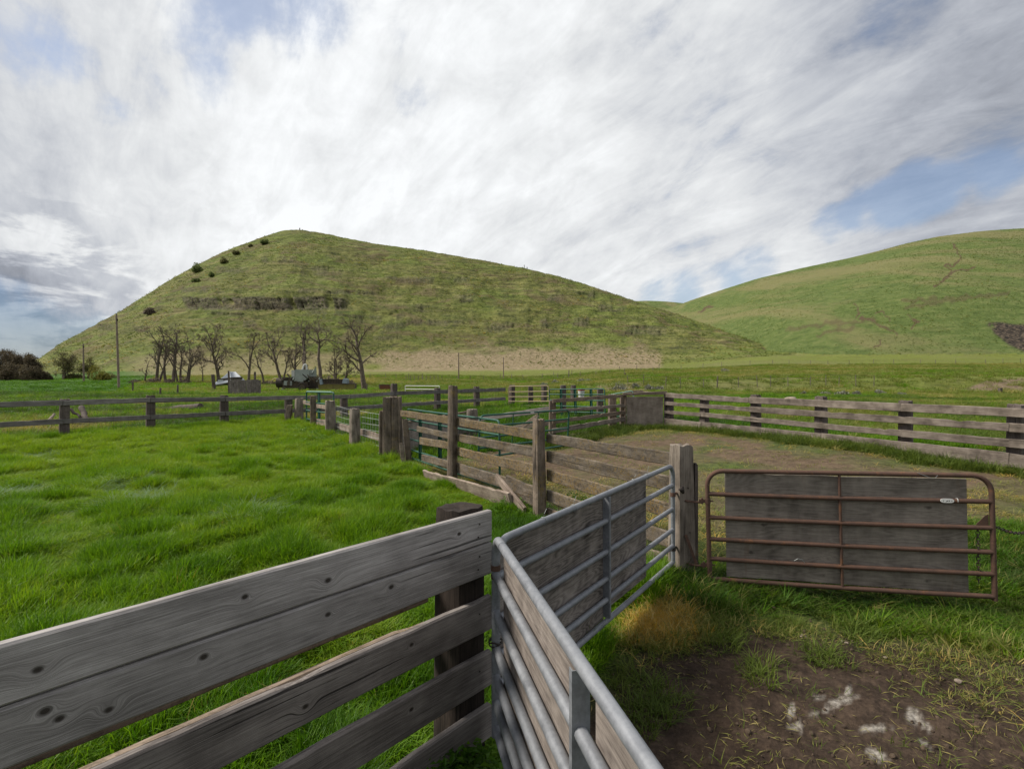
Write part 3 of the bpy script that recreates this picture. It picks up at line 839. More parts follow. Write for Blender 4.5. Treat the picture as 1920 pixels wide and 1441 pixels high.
def tube_gate(name, label, A, B, h, rails, mat, tr=.023, rc=.13, braces=(), bw=.055, bdep=.03, bmat=None, side=1, panels=(), pmat=None, group=None, lean=0.0, drop0=0.0, drop1=0.0, brace_tube=False, rail_r=None):
    """A,B: lower corners (x,y,z); side: which face carries braces and panels"""
    A = Vector(A); B = Vector(B)
    x = (B - A); L = x.length; x.normalize()
    up = Vector((0, 0, 1)); y = up.cross(x).normalized(); z = x.cross(y)
    if lean:
        R = Matrix.Rotation(lean, 3, x); y = R @ y; z = R @ z
    r = root(name, A, label, 'gate', group, Matrix((x, y, z)).transposed())
    mb = MB(); mb.tube(arc_path(L, h, rc, drop0, drop1), tr, 14); mb.build('frame', mat, r, smooth=True)
    for q in rails:
        mb = MB(); sg = .006
        mb.tube([(tr * .3, 0, q), (L * .25, 0, q - sg), (L * .5, 0, q - sg * 1.4), (L * .75, 0, q - sg), (L - tr * .3, 0, q)], rail_r or tr, 12)
        mb.build('rail', mat, r, smooth=True)
    for b in braces:
        mb = MB()
        if brace_tube:
            mb.tube([(b, side * -tr * .2, 0), (b, side * -tr * .2, h)], bw / 2, 10); mb.build('brace', bmat or mat, r, smooth=True)
        else:
            yo = 0.0
            if bdep < 0:      # channel with its web across the gate, rails running through it
                mb.box((b, 0, h / 2), (.004, bw, h - 1.6 * tr))
                for s_ in (-1, 1):
                    mb.box((b - .011, s_ * (bw / 2 + .002), h / 2), (.026, .004, h - 1.6 * tr))
                mb.build('brace', bmat or mat, r)
                continue
            mb.box((b, yo, h / 2), (bw, .004, h - 2 * tr))
            for s_ in (-1, 1):
                mb.box((b + s_ * (bw / 2), yo - side * bdep * .5 , h / 2), (.005, bdep + tr * 1.6, h - 2 * tr))
            mb.build('brace', bmat or mat, r)
    for (x0, x1, z0, z1, pm, skew) in panels:
        me = board_mesh('panel', x1 - x0, z1 - z0, .016, pm, 60 + int(x0 * 10), .5)
        put('panel', me, r, ((x0 + x1) / 2, side * (tr + .014), (z0 + z1) / 2), Euler((0, skew, 0)))
    return r, L

G1A, G1B = (-.09, 2.97), None
g1d = Vector((.2275, -.9738, 0))
G1L = 3.05
g1b = (G1A[0] + g1d.x * G1L, G1A[1] + g1d.y * G1L)
gate1, _ = tube_gate('galvanised_gate', 'grey galvanised tube gate nearest the camera, plywood behind its rails, chained to the plank fence', (G1A[0], G1A[1], .25), (g1b[0], g1b[1], .25), 1.05,
    [0.0, .142, .280, .437, .634, .842], GALV, .0235, .10, braces=(1.335, 2.75), bw=.052, bdep=-1, side=1, panels=((.07, 1.28, .02, 1.02, PLY2, 0), (1.39, 2.7, .0, 1.015, PLY2, 0)), drop0=.05)
# loop of wire and a weld collar on the end stile
mb = MB(); mb.tube([(.0, .035 * math.cos(a), .455 + .012 * math.sin(a * 2)) if False else (.036 * math.sin(a) - .004, .036 * math.cos(a), .46 + .008 * math.sin(2 * a)) for a in [2 * math.pi * k / 16 for k in range(16)]], .004, 6, closed=True)
mb.tube([(.036 * math.sin(a) - .004, .036 * math.cos(a), .472 + .006 * math.cos(3 * a)) for a in [2 * math.pi * k / 16 for k in range(16)]], .004, 6, closed=True)
mb.build('wire_tie', DARKM, gate1)
mb = MB(); mb.tube([(0, 0, .865), (0, 0, .895)], .0275, 14); mb.tube([(0, 0, .82), (0, 0, .845)], .027, 14); mb.build('collar', RUST, gate1, smooth=True)
mb = MB(); mb.tube([(.16, 0, 1.05), (.185, 0, 1.05)], .0252, 14); mb.build('weld', GALV, gate1, smooth=True)

G2R, G2L = (1.663, 5.55), (-.088, 3.096)
gate2, L2 = tube_gate('galvanised_gate', 'grey galvanised tube gate with dark wavy-grained plywood, running back to the pale hinge post', (G2R[0], G2R[1], .255), (G2L[0], G2L[1], .235), 1.0,
    [0.0, .17, .336, .55, .795], GALV, .0225, .12, braces=(1.57,), bw=.05, bdep=-1, side=-1, panels=((.66, 1.56, .05, .98, PLY, .0), (1.565, 2.95, -.01, .985, PLY, .0)), drop0=.0)
for q, nm in ((.70, 'hinge'), (.14, 'hinge')):
    mb = MB(); mb.tube([(0, 0, q - .02), (0, 0, q + .02)], .029, 12)
    mb.tube([(-.02, 0, q), (-.10, .02, q)], .012, 8); mb.build(nm, RUST if q > .5 else DARKM, gate2, smooth=True)
for xx in (.72, 1.02, 2.1, 2.5):
    mb = MB(); r_ = random.Random(int(xx * 100))
    mb.tube([(xx + .027 * math.sin(a) * .2, .027 * math.cos(a), 1.0 + .027 * math.sin(a)) for a in [2 * math.pi * k / 12 for k in range(12)]], .0016, 5, closed=True)
    mb.tube([(xx, 0, 1.026), (xx + .008, .01, 1.045 + r_.random() * .02), (xx - .006 * r_.random(), .02, 1.06 + r_.random() * .04)], .0016, 5)
    mb.build('wire_tie', WIREM, gate2)

G3L, G3R = (2.024, 5.5), (4.40, 4.9)
gate3, L3 = tube_gate('rusty_gate', 'rusty brown tube gate backed with grey plywood, hung from the pale hinge post', (G3L[0], G3L[1], .105), (G3R[0], G3R[1], .168), 1.10,
    [0.0, .205, .405, .625, .865], RUST, .0225, .15, braces=(1.21,), bw=.026, side=1, brace_tube=True, panels=((.17, 2.27, .015, 1.07, PLY3, .008),), drop0=.0, drop1=.035)
# gusset, label plate, wire bits, chain, hinges
mb = MB(); mb.prism([(L3 - .03, .64), (L3 - .03, .75), (L3 - .06, .73), (L3 - .13, .65)], -.004, .004); mb.build('gusset', RUST, gate3)
lab_m, LN, lout = new_mat('label_plate')
tcx = LN.n('ShaderNodeTexCoord').outputs['Object']
sx = LN.n('ShaderNodeSeparateXYZ', {0: tcx})
scr = LN.rng(LN.noise(LN.vm('MULTIPLY', tcx, (1, 1, .7)), 85.0, 2, .5), .52, .56)
bandz = LN.m('MULTIPLY', LN.rng(LN.m('ABSOLUTE', LN.m('ADD', sx.outputs[2], .004)), .006, .008, 1, 0), LN.rng(LN.m('ABSOLUTE', sx.outputs[0]), .038, .042, 1, 0))
finish(LN, lout, LN.mix(LN.m('MULTIPLY', scr, bandz), c4((.62, .62, .60)), c4((.04, .04, .05))), .5)
mb = MB(); pts = []
for k in range(20):
    a = 2 * math.pi * k / 20
    pts.append((.055 * math.copysign(abs(math.cos(a))**.6, math.cos(a)), .020 * math.copysign(abs(math.sin(a))**.8, math.sin(a))))
mb.prism(pts, -.002, .002); mb.build('label_plate', lab_m, gate3, loc=(2.09, -.027, .868))
mb = MB(); mb.tube([(2.175, 0, .866), (2.182, 0, .866)], .0238, 12); mb.build('tape_ring', WHITEM, gate3, smooth=True)
mb = MB(); mb.tube([(1.86, -.02, 1.12), (1.93, -.028, 1.09), (1.96, -.03, 1.076), (2.0, -.03, 1.076), (2.02, -.026, 1.10)], .002, 5); mb.build('wire_tie', WIREM, gate3)
mb = MB(); mb.tube([(.78, -.05, .245), (.81, -.06, .27), (.85, -.05, .262), (.88, -.04, .22)], .0025, 5); mb.build('wire_tie', WIREM, gate3)
for q in (.79, .14):
    mb = MB(); mb.tube([(0, 0, q - .025), (0, 0, q + .025)], .028, 12); mb.box((-.05, -.005, q), (.07, .012, .035))
    mb.tube([(-.055, 0, q - .03), (-.055, 0, q + .03)], .012, 8)
    mb.tube([(-.055, 0, q - .015), (-.14, .01, q - .015), (-.22, .03, q - .01)], .011, 8); mb.tube([(.02, 0, q), (.055, 0, q)], .008, 8)
    mb.build('hinge', RUST, gate3, smooth=False)
mb = MB(); mb.box((-.17, .01, .27), (.028, .012, .34), Euler((0, -.32, 0)).to_matrix()); mb.build('latch_bar', RUST, gate3)
def chain(parent, p0, p1, n, mat, sag=0.0, lr=.014, wr=.0035, name='chain'):
    p0 = Vector(p0); p1 = Vector(p1); mb = MB()
    for k in range(n):
        t0 = k / n; t1 = (k + 1) / n
        a = p0.lerp(p1, t0) - Vector((0, 0, sag * math.sin(math.pi * t0))); b = p0.lerp(p1, t1) - Vector((0, 0, sag * math.sin(math.pi * t1)))
        c = (a + b) / 2; d = (b - a); L = d.length * .75; d.normalize()
        s_ = d.cross(Vector((.3, 1, .2))).normalized(); s_ = s_ if k % 2 else d.cross(s_)
        mb.tube([c + d * math.cos(q) * L + s_ * math.sin(q) * lr for q in [2 * math.pi * j / 12 for j in range(12)]], wr, 6, closed=True)
    return mb.build(name, mat, parent, smooth=True)
chain(gate3, (L3 - .115, 0, .62), (L3 - .12, .0, .12), 17, DARKM)
ch = chain(None, (4.43, 4.93, .80), (5.15, 5.25, .70), 22, DARKM, sag=.06)
tag(ch, 'dark chain stretched from the rusty gate towards the right', 'chain')

# ------------------------------------------------------------------ hinge post and rail fence running back from it
HP = (1.80, 5.70)
hp = root('hinge_post', (HP[0], HP[1], 0), 'thick pale square gate post standing between the galvanised and the rusty gate', 'post')
post(hp, HP, -.3, 1.44, .215, .225, W_PALE, .18, 1.0, yaw=.25, name='timber')
post(hp, (HP[0] + .135, HP[1] + .05), -.3, 1.24, .05, .14, W_BPOST, .1, .6, yaw=.25, name='batten')
mb = MB(); r_ = random.Random(3)
mb.tube([(HP[0] - .03, HP[1] - .118, 1.03), (HP[0] - .045, HP[1] - .125, 1.0), (HP[0] - .02, HP[1] - .12, .96)], [.02, .03, .012], 8)
mb.v = [tuple(Vector(v) - hp.location) for v in mb.v]
mb.build('bolt_hole', DARKM, hp)
for a, b in ((-.06, .87), (.03, 1.01), (-.04, .78), (.05, .55)):
    mb = MB(); mb.tube([(a, -.108, b), (a, -.122, b)], .006, 6); mb.build('nail', DARKM, hp)

FC0, FC1 = (1.80, 5.72), (-2.95, 13.2)
rC = root('rail_fence', (.47, 8.6, 0), 'lichen-stained five board fence running back from the pale hinge post to the doubled corner post', 'fence')
runC = Run(rC, FC0, FC1, off=-.105, wide=1.06)
for args in [
    (1027, 811, 831, 1262, 851, 870, W_LICH2), (1027, 845, 866, 1264, 896, 921, W_LICH2), (1027, 880, 900, 1264, 946, 972, W_LICH), (1027, 917, 938, 1264, 1001, 1028, W_LICH2), (1027, 952, 969, 1264, 1045, 1070, W_BROWN),
    (857, 782, 798, 1005, 807.5, 823, W_LICH), (857, 813, 826, 1005, 839, 857, W_LICH2), (857, 837, 853, 1005, 872, 889, W_LICH), (857, 868, 885, 1001, 910, 934, W_LICH2), (950, 895, 918, 1008, 913, 956, W_LICH2),
    (752, 769, 780, 843, 781, 794, W_LICH), (783, 799, 808, 843, 811, 823, W_LICH2), (788, 820, 832, 843, 828, 842, W_LICH), (792, 852, 863, 843, 864, 877, W_LICH2)]:
    runC.rail(*args)
# lichen line along the top of the last rail is in its material; posts:
post(rC, (.415, 7.9), -.3, 1.53, .18, .18, W_POST, .75, 1.2, yaw=.4, lean=-.01)
post(rC, (-1.165, 10.39), -.3, 1.96, .172, .172, W_POST, .8, 1.3, yaw=.9, lean=.012)
for (dx, dy, z1, w, ln) in ((-.085, .02, 1.62, .23, -.005), (.125, .0, 1.63, .23, .0), (-.24, .06, 1.28, .15, .0)):
    post(rC, (-2.95 + dx, 13.2 + dy), -.3, z1, w, w * 1.05, W_POST, .35, 1.4, yaw=rng.uniform(-.1, .2), lean=ln)
# loose planks against the fence foot
def loose(name, p0, p1, h, th, mat, label, cat='plank', tilt=0.0):
    p0 = Vector(p0); p1 = Vector(p1); _seed[0] += 1
    x = (p1 - p0); L = x.length; x.normalize(); y = Vector((0, 0, 1)).cross(x).normalized(); z = x.cross(y)
    M = Matrix((x, y, z)).transposed() @ Matrix.Rotation(tilt, 3, 'X')
    me = board_mesh(name, L, h, th, mat, _seed[0], .9)
    return tag(put(name, me, None, (p0 + p1) / 2, M), label, cat)
a0, a1 = at(797, 891, 11.0), at(958, 938, 8.2)
loose('loose_plank', a0, a1, .25, .05, W_PINK, 'bleached wide plank lying on edge in the lawn along the foot of the rail fence', tilt=.25)
loose('loose_plank', at(931, 893, 8.72), at(984, 957, 7.93), .12, .045, W_PINK, 'short bleached plank leaning on a slant beside the second fence post')
for k, (x0, y0, x1, y1, nm) in enumerate([(757, 790, 768, 868, 'thin grey split rail leaning beside the doubled corner post'), (752, 830, 761, 872, 'short pale stake at the foot of the doubled corner post')]):
    tag(post(None, (at(x1, y1, 12.25).x, 12.28 - k * .12), -.1, [1.16, .62][k], [.13, .09][k], .06, [W_POST, W_PINK][k], .3, .8, lean=[-.09, -.12][k], name='leaning_stake'), nm, 'stake')

# ------------------------------------------------------------------ wire fence from the corner post back to the paddock corner
FD0, FD1 = (-2.95, 13.2), (-8.13, 20.5)
rD = root('wire_fence', (-4.39, 15, 0), 'sheep wire fence on stubby posts between the doubled corner post and the back fence', 'fence')
DP = [(-4.39, 15, 1.22, .26, 0), (-5.72, 17, 1.34, .30, -.02), (-7.03, 19, 1.42, .20, .0), (-8.15, 20.5, 1.25, .30, .02)]
for (x, y, z1, w, ln) in DP:
    post(rD, (x, y), -.2, z1, w, w * .9, W_PALE if w > .25 else W_POST, .75, 1.0, yaw=rng.random(), lean=ln)
post(rD, (-8.6, 20.4), -.2, 1.0, .2, .2, W_POST, .6, 1, lean=.14)
runD = Run(rD, FD0, FD1, off=-.12)
runD.rail(676, 803, 816, 726, 817, 831, W_PINK, rough=1.4); runD.rail(628, 791, 803, 662, 800, 812, W_PINK, rough=1.4)
runD.rail(592, 784, 795, 618, 789, 800, W_PINK, rough=1.4); runD.rail(569, 750, 757, 586, 753, 761, W_PINK, rough=1.4); runD.rail(590, 756, 764, 618, 761, 768, W_PINK, rough=1.4)
def wire_mesh(parent, A, B, zs_a, zs_b, step, r, mat, off=0.0, z0=0.0, sag=.03, name='wire_mesh'):
    d, L = unit2(A, B); n = Vector((-d.y, d.x, 0)) * off
    P0 = Vector((A[0], A[1], 0)) + n; P1 = Vector((B[0], B[1], 0)) + n; mb = MB()
    k = max(4, int(L / .4)); r_ = random.Random(int(L * 100))
    ph = [r_.random() * 6 for _ in zs_a]
    for i, (za, zb) in enumerate(zip(zs_a, zs_b)):
        pts = []
        for q in range(k + 1):
            t = q / k; p = P0.lerp(P1, t)
            pts.append((p.x, p.y, za + (zb - za) * t - sag * math.sin(math.pi * t) * (1 if i == len(zs_a) - 1 else .4) + .006 * math.sin(ph[i] + q)))
        mb.tube(pts, r, 4, caps=False)
    m = int(L / step)
    for q in range(m + 1):
        t = q / m; p = P0.lerp(P1, t); s_ = sag * math.sin(math.pi * t)
        zt = zs_a[-1] + (zs_b[-1] - zs_a[-1]) * t - s_; zb = zs_a[0] + (zs_b[0] - zs_a[0]) * t
        mb.tube([(p.x, p.y, zb), (p.x + r_.uniform(-.01, .01), p.y, zt)], r * .8, 4, caps=False)
    mb.v = [tuple(Vector(v) - parent.location) for v in mb.v]
    return mb.build(name, mat, parent)
zz = [.25, .45, .62, .78, .94, 1.10]
wire_mesh(rD, (-2.95, 13.2), (-4.39, 15), [z + .08 for z in zz], [z + .06 for z in zz], .16, .0042, WIREM, off=-.1)
wire_mesh(rD, (-4.39, 15), (-5.72, 17), [z + .08 for z in zz], [z + .1 for z in zz], .16, .0042, WIREM, off=-.1)
gj, _ = tube_gate('green_gate', 'dark green tube gate standing just behind the far end of the sheep wire fence', at(575, 800, 20.0), at(626, 811, 17.4), 1.30, [0, .3, .62, .92], GREEN, .026, .06, braces=(1.55,), bw=.14, bdep=.02, side=-1)
mb = MB(); mb.tube([(.06, 0, 1.318), (3.0, 0, 1.318)], .02, 8); mb.build('pale_top', GREEN2, gj, smooth=True)  # lighter green tube laid along the top of the frame

# ------------------------------------------------------------------ long back fence
FE0, FE1 = (-14.17, 17.0), (0.03, 28.3)
eD, eL = unit2(FE0, FE1)
rE = root('back_fence', (-8.87, 21.3, 0), 'long dark two-rail fence with stock wire running across the back of the green paddock', 'fence')
epts = []
for k in range(-3, 8):
    x = -8.87 + 1.775 * k; y = 21.3 + 1.42 * k
    if k < 0: y = 21.3 + 1.42 * k
    epts.append((x, y))
for k, (x, y) in enumerate(epts):
    g = gz(x, y); px_ = 960 + FOC * x / y
    topz = EYE - (np.interp(px_, [0, 120, 282, 423, 540, 650, 738, 830, 885, 948], [753, 748, 741, 741, 742, 741, 719, 728, 725, 722]) - HOR) / FOC * y
    post(rE, (x, y), g - .2, topz, .27, .24, W_BPOST, .25, .9, yaw=math.atan2(eD.y, eD.x), lean=rng.uniform(-.015, .015))
runE = Run(rE, (epts[0][0], epts[0][1]), (epts[-1][0], epts[-1][1]), off=-.15)
def ey(px_, tab): return float(np.interp(px_, *tab))
TOPT = ([-260, 0, 118, 282, 423, 540, 650, 738, 860, 948], [761, 754, 750, 745.5, 744, 743.5, 740, 734, 728, 726.5])
TOPB = ([-260, 0, 118, 282, 423, 540, 650, 738, 860, 948], [773, 763, 759.5, 754.5, 752, 751, 747, 741, 735, 733])
LOWT = ([-260, 0, 118, 282, 423, 540, 650, 738, 860, 948], [804, 791, 785, 778, 771, 767, 762, 756, 748, 744])
LOWB = ([-260, 0, 118, 282, 423, 540, 650, 738, 860, 948], [816, 801, 794, 786, 779, 775, 769, 763, 755, 750])
cuts = [-250, 118, 282, 423, 655, 738, 948]
for T, Bm in ((TOPT, TOPB), (LOWT, LOWB)):
    for a, b in zip(cuts[:-1], cuts[1:]):
        runE.rail(a + .5, ey(a, T), ey(a, Bm), b - .5, ey(b, T), ey(b, Bm), W_BACK, rough=1.1)
runE.rail(470, 797, 804, 546, 790, 798, W_BACK, rough=1.5)
for (a, b) in zip(epts[:-1], epts[1:]):
    za = [gz(*a) + q for q in (.1, .25, .4, .6, .8, 1.0)]; zb = [gz(*b) + q for q in (.1, .25, .4, .6, .8, 1.0)]
    wire_mesh(rE, a, b, za, zb, .19, .0035, DWIRE, off=-.19, sag=.01)

# ------------------------------------------------------------------ alley fence, plywood gate and right-hand pen fence
FF0, FF1 = (1.16, 15.56), (3.66, 18.0)
rF = root('alley_fence', (FF0[0], FF0[1], 0), 'short brown five board fence between the green tube panels and the plywood door', 'fence')
runF = Run(rF, FF0, FF1)
LB = [(745.8, 753.3, 740, 745.8), (765.8, 771.7, 758.3, 764.2), (783.3, 790.8, 771.7, 778.3), (798.3, 808.3, 784.2, 791.7), (816, 823, 799.5, 806)]
for i, (t0, b0, t1, b1) in enumerate(LB):
    k = (1063.3, 1153.3)
    def ex(x, a, b): return a + (b - a) * (x - k[0]) / (k[1] - k[0])
    runF.rail(1036, ex(1036, t0, t1), ex(1036, b0, b1), 1171, ex(1171, t0, t1), ex(1171, b0, b1), W_BROWN if i not in (1, 3) else W_PEN, rough=1.2)
for (x, d, z1, w) in ((1035, 15.75, 1.40, .2), (1148, 17.85, 1.50, .26), (1168, 18.2, 1.42, .2)):
    p = at(x, 700, d); post(rF, (p.x + .02, p.y + .12), .0, z1, w, w, W_POST, .4, 1.0)
p0, p1 = at(1173, 740, 18.15), at(1247, 738, 18.05)
rP = root('plywood_door', (p0.x, p0.y, .0), 'square tan plywood door closing the gap at the left end of the right-hand pen fence', 'door')
me = board_mesh('panel', 1.215, 1.06, .02, PLY4, 5, .4)
q0, q1 = at(1175, 773, 18.1), at(1243, 773, 18.05)
xd = (q1 - q0).normalized(); yd = Vector((0, 0, 1)).cross(xd); Mp = Matrix((xd, yd, xd.cross(yd))).transposed()
put('panel', me, rP, (q0 + q1) / 2 - rP.location, Mp)
board(rP, at(1168, 738.5, 18.05), at(1250, 736, 17.98), .10, .08, W_BROWN, 'lintel')
board(rP, at(1172, 808, 18.12), at(1173.5, 738, 18.12), .05, .05, W_BROWN, 'jamb', up=Vector((1, 0, 0)))
board(rP, at(1247, 806, 18.04), at(1246, 738, 18.04), .05, .05, W_BPOST, 'jamb', up=Vector((1, 0, 0)))

FG0, FG1 = (5.12, 18.0), (9.63, 10.4)
gdx, _ = unit2(FG0, FG1)
FGE = (FG1[0] + gdx.x * 3.2, FG1[1] + gdx.y * 3.2)
rG = root('pen_fence', (8.7, 11.94, 0), 'wide-board four rail fence along the right side of the dirt pen', 'fence')
runG = Run(rG, FG0, FGE)
GX = [1245, 1315, 1405, 1540, 1690, 1893, 1990]
GT = [(736.5, 744), (740.5, 749.5), (744, 755.5), (749.5, 762), (755.5, 771.5), (764.5, 780.5), (769, 786)]       # top board
G2 = [(752, 759), (757.5, 764.5), (762.5, 771.5), (769.5, 780), (780.5, 794.5), (792.5, 809), (797, 815)]
G3 = [(768.5, 774.5), (773, 780.5), (780.5, 789), (791, 800.5), (805.5, 818.5), (822, 839), (829, 847)]
G4 = [(783, 797), (791, 805.5), (799.5, 816), (811, 833), (828, 849.5), (849, 875), (862, 889)]
for rows, js in ((GT, (0, 2, 4, 6)), (G2, (0, 2, 5, 6)), (G3, (0, 1, 4, 5, 6)), (G4, (0, 1, 3, 5, 6))):
    for a, b in zip(js[:-1], js[1:]):
        runG.rail(GX[a] + .4, *rows[a], GX[b] - .4, *rows[b], W_PEN, th=.05, rough=1.3, bow=rng.uniform(-.008, .008))
for i, (x, t) in enumerate(((1252, 737), (1318, 746), (1415, 740), (1537, 743), (1696, 751), (1903, 758))):
    d = hit(FG0, FGE, x) + .12; p = at(x, t, d)
    post(rG, (p.x + .06, p.y + .05), gz(p.x, p.y) - .2, p.z, .25, .22, W_BPOST, .2, .8, yaw=math.atan2(gdx.y, gdx.x), lean=rng.uniform(-.01, .01))

# ------------------------------------------------------------------ green gates and panels in the alleys
gi_, _ = tube_gate('green_gate', 'long green tube gate standing open at a slant in the middle of the pens', at(897, 858, 11.2), at(1064, 834, 13.4), .88, [0, .2, .42, .655], GREEN, .021, .12, braces=(1.0, 1.85), bw=.022, bdep=.012, side=1, brace_tube=True, lean=.05)
mb = MB(); mb.prism([(-.06, -.014), (.06, -.014), (.06, .014), (-.06, .014)], -.002, .002); mb.build('label_plate', WHITEM, gi_, loc=(1.62, -.023, .88))
dc = unit2(FC0, FC1)[0]; nc = Vector((-dc.y, dc.x, 0))
def incc(px_, extra):
    A = (FC0[0] - nc.x * extra, FC0[1] - nc.y * extra); B = (FC1[0] - nc.x * extra, FC1[1] - nc.y * extra)
    d = hit(A, B, px_); return at(px_, 700, d)
ga, gb = incc(764, .42), incc(937, .42)
gpj, _ = tube_gate('green_gate', 'dark green tube gate leaning along the inside of the lichen-stained rail fence', (ga.x, ga.y, .12), (gb.x, gb.y, .16), 1.19, [0.0, .2, .46, .70, .93], GREEN, .021, .09, braces=(.85, 1.95), bw=.085, bdep=.02, side=1)
# plywood chute side with its brown cap
c0, c1 = (at(753, 793, 13.8)), (at(874, 772, 16.6))
rK = root('plywood_chute', (c0.x, c0.y, 0), 'grey plywood chute side with a brown cap rail behind the green gate', 'chute wall')
d_, L_ = unit2(c0, c1)
me = board_mesh('panel', L_, .95, .02, PLY2, 77, .3)
x_ = Vector((d_.x, d_.y, 0)); y_ = Vector((0, 0, 1)).cross(x_)
put('panel', me, rK, Vector(((c0.x + c1.x) / 2, (c0.y + c1.y) / 2, (c0.z + c1.z) / 2 - .5)) - rK.location, Matrix((x_, y_, Vector((0, 0, 1)))).transposed())
board(rK, (c0.x, c0.y, c0.z), (c1.x, c1.y, c1.z), .05, .06, W_BROWN, 'cap_rail')
sp = at(885, 768, 16.2)
tag(post(None, (sp.x, sp.y), -.1, sp.z + .02, .34, .34, W_PALE, 1.0, .8, name='stump_post'), 'fat round pale post stub at the end of the plywood chute', 'post')
# alley rails beyond the slanted gate
rH = root('alley_rails', (at(905, 776, 17.5).x, 17.5, 0), 'pair of grey boards and a brace seen through the slanted green gate', 'fence')
board(rH, at(893, 786, 17.6), at(1036, 766, 16.0), .16, .04, W_BACK)
board(rH, at(893, 812, 17.6), at(1036, 792, 16.0), .15, .04, W_PEN)
board(rH, at(978, 800, 16.4), at(1010, 778, 16.1), .12, .04, W_BROWN, 'brace')
tag(post(None, (at(1002, 0, 17.2).x, 17.2), .0, .35, .1, .1, W_BPOST, name='short_stake'), 'short dark stake among the alley rails', 'stake')
# far gates
tube_gate('cream_gate', 'cream tube gate with flaking paint hung on the end of the dark back fence', at(954, 760, 28.2), at(1030, 760, 27.0), 1.0, [0, .22, .46, .72], CREAM, .024, .14)
for nm, x, t, d, w in (('post', 961, 721.5, 28.6, .26), ('post', 995, 725, 28.9, .27)):
    p = at(x, t, d); tag(post(None, (p.x, p.y), .1, p.z, w, w, W_BPOST, .3, .8, name='gate_post'), 'dark square post behind the %s of the cream gate' % ('hinge end' if x < 980 else 'middle'), 'post')
tube_gate('green_panel_gate', 'upright green tube panel beyond the alley fence, between two dark posts', at(1031, 781, 24.0), at(1135, 786, 21.5), 1.22, [0, .26, .5, .75, 1.0], GREEN, .024, .1, braces=(.75, 1.6, 2.5), bw=.1, bdep=.02, side=1)
for x, t, d in ((1056, 722, 24.4), (1125, 728, 22.8)):
    p = at(x, t, d); tag(post(None, (p.x, p.y), .0, p.z, .26, .26, W_BPOST, .2, .8, name='panel_post'), 'dark square post behind the %s of the upright green tube panel' % ('left part' if x < 1100 else 'right end'), 'post')
tube_gate('green_panel_gate', 'bright pale green tube panel behind the alley fence posts beside the plywood door', at(1155, 802, 19.2), at(1198, 795, 19.0), 1.2, [0, .4, .8], GREEN2, .022, .06, braces=(.06,), bw=.05, bdep=.02)
board_o = loose('loose_board', at(1172, 734, 19.6), at(1206, 733.5, 19.5), .08, .05, W_BROWN, 'brown board lying across the posts behind the plywood door')
loose('loose_board', at(1206, 735, 19.3), at(1234, 737, 19.1), .07, .05, W_PINK, 'pale board lying across the posts behind the plywood door')
tube_gate('white_panel', 'low white tube frame in the pasture beyond the back fence', at(760, 735, 42), at(824, 736, 40.5), .5, [0, .25], WHITEM, .03, .06)
mb = MB(); mb.tube([(0, 0, 0), (0, 0, .34)], [.13, .16], 14); mb.build('bucket', WHITEM, None, loc=at(1090, 745, 25.5), smooth=True)
bk = bpy.data.objects['bucket']; tag(bk, 'white bucket with a red rim behind the upright green tube panel', 'bucket')
mb = MB(); mb.tube([(0, 0, .33), (0, 0, .38)], .165, 14); mb.build('rim', metal('red_paint', (.30, .05, .035), (.2, .035, .025)), bk, smooth=True)
# ------------------------------------------------------------------ trees
BARK = wood('grey_brown_bark', (.20, .16, .125), (.105, .083, .065), (.035, .028, .022), axis='Z', stain=.8)
TWIG = leafmat('bare_twigs', (.085, .062, .047), (.17, .135, .105), .1, .6)
TWIG2 = leafmat('reddish_twigs', (.055, .036, .030), (.13, .085, .065), .1, .4)
LEAF_Y = leafmat('yellow_green_leaf', (.10, .11, .02), (.22, .20, .04), .4, .8)
LEAF_O = leafmat('olive_leaf', (.08, .085, .03), (.17, .16, .06), .45, .8)
LEAF_D = leafmat('dark_shrub_leaf', (.10, .14, .045), (.19, .225, .08), .55, .6)
SAGE = leafmat('sage_leaf', (.12, .125, .095), (.27, .27, .21), .2, .9)

def seg_mesh(name, segs, n, mat, parent):
    if not segs:
        return None
    a = np.array([s[0] for s in segs]); b = np.array([s[1] for s in segs])
    ra = np.array([s[2] for s in segs]); rb = np.array([s[3] for s in segs])
    t = b - a; L = np.linalg.norm(t, axis=1, keepdims=True); t = t / np.maximum(L, 1e-6)
    h = np.where(np.abs(t[:, 2:3]) < .9, np.array([[0, 0, 1.0]]), np.array([[1.0, 0, 0]]))
    u = np.cross(t, h); u /= np.linalg.norm(u, axis=1, keepdims=True); v = np.cross(t, u)
    V = []
    for c, r in ((a - t * ra[:, None] * .3, ra), (b + t * rb[:, None] * .3, rb)):
        for j in range(n):
            q = 2 * math.pi * j / n
            V.append(c + (u * math.cos(q) + v * math.sin(q)) * r[:, None])
    V = np.stack(V, 1)                                  # m, 2n, 3
    m = len(segs); base = (np.arange(m) * 2 * n)[:, None]
    F = np.concatenate([np.stack([base[:, 0] + j, base[:, 0] + (j + 1) % n, base[:, 0] + n + (j + 1) % n, base[:, 0] + n + j], 1) for j in range(n)])
    return np_mesh(name, V.reshape(-1, 3), F, mat, parent)

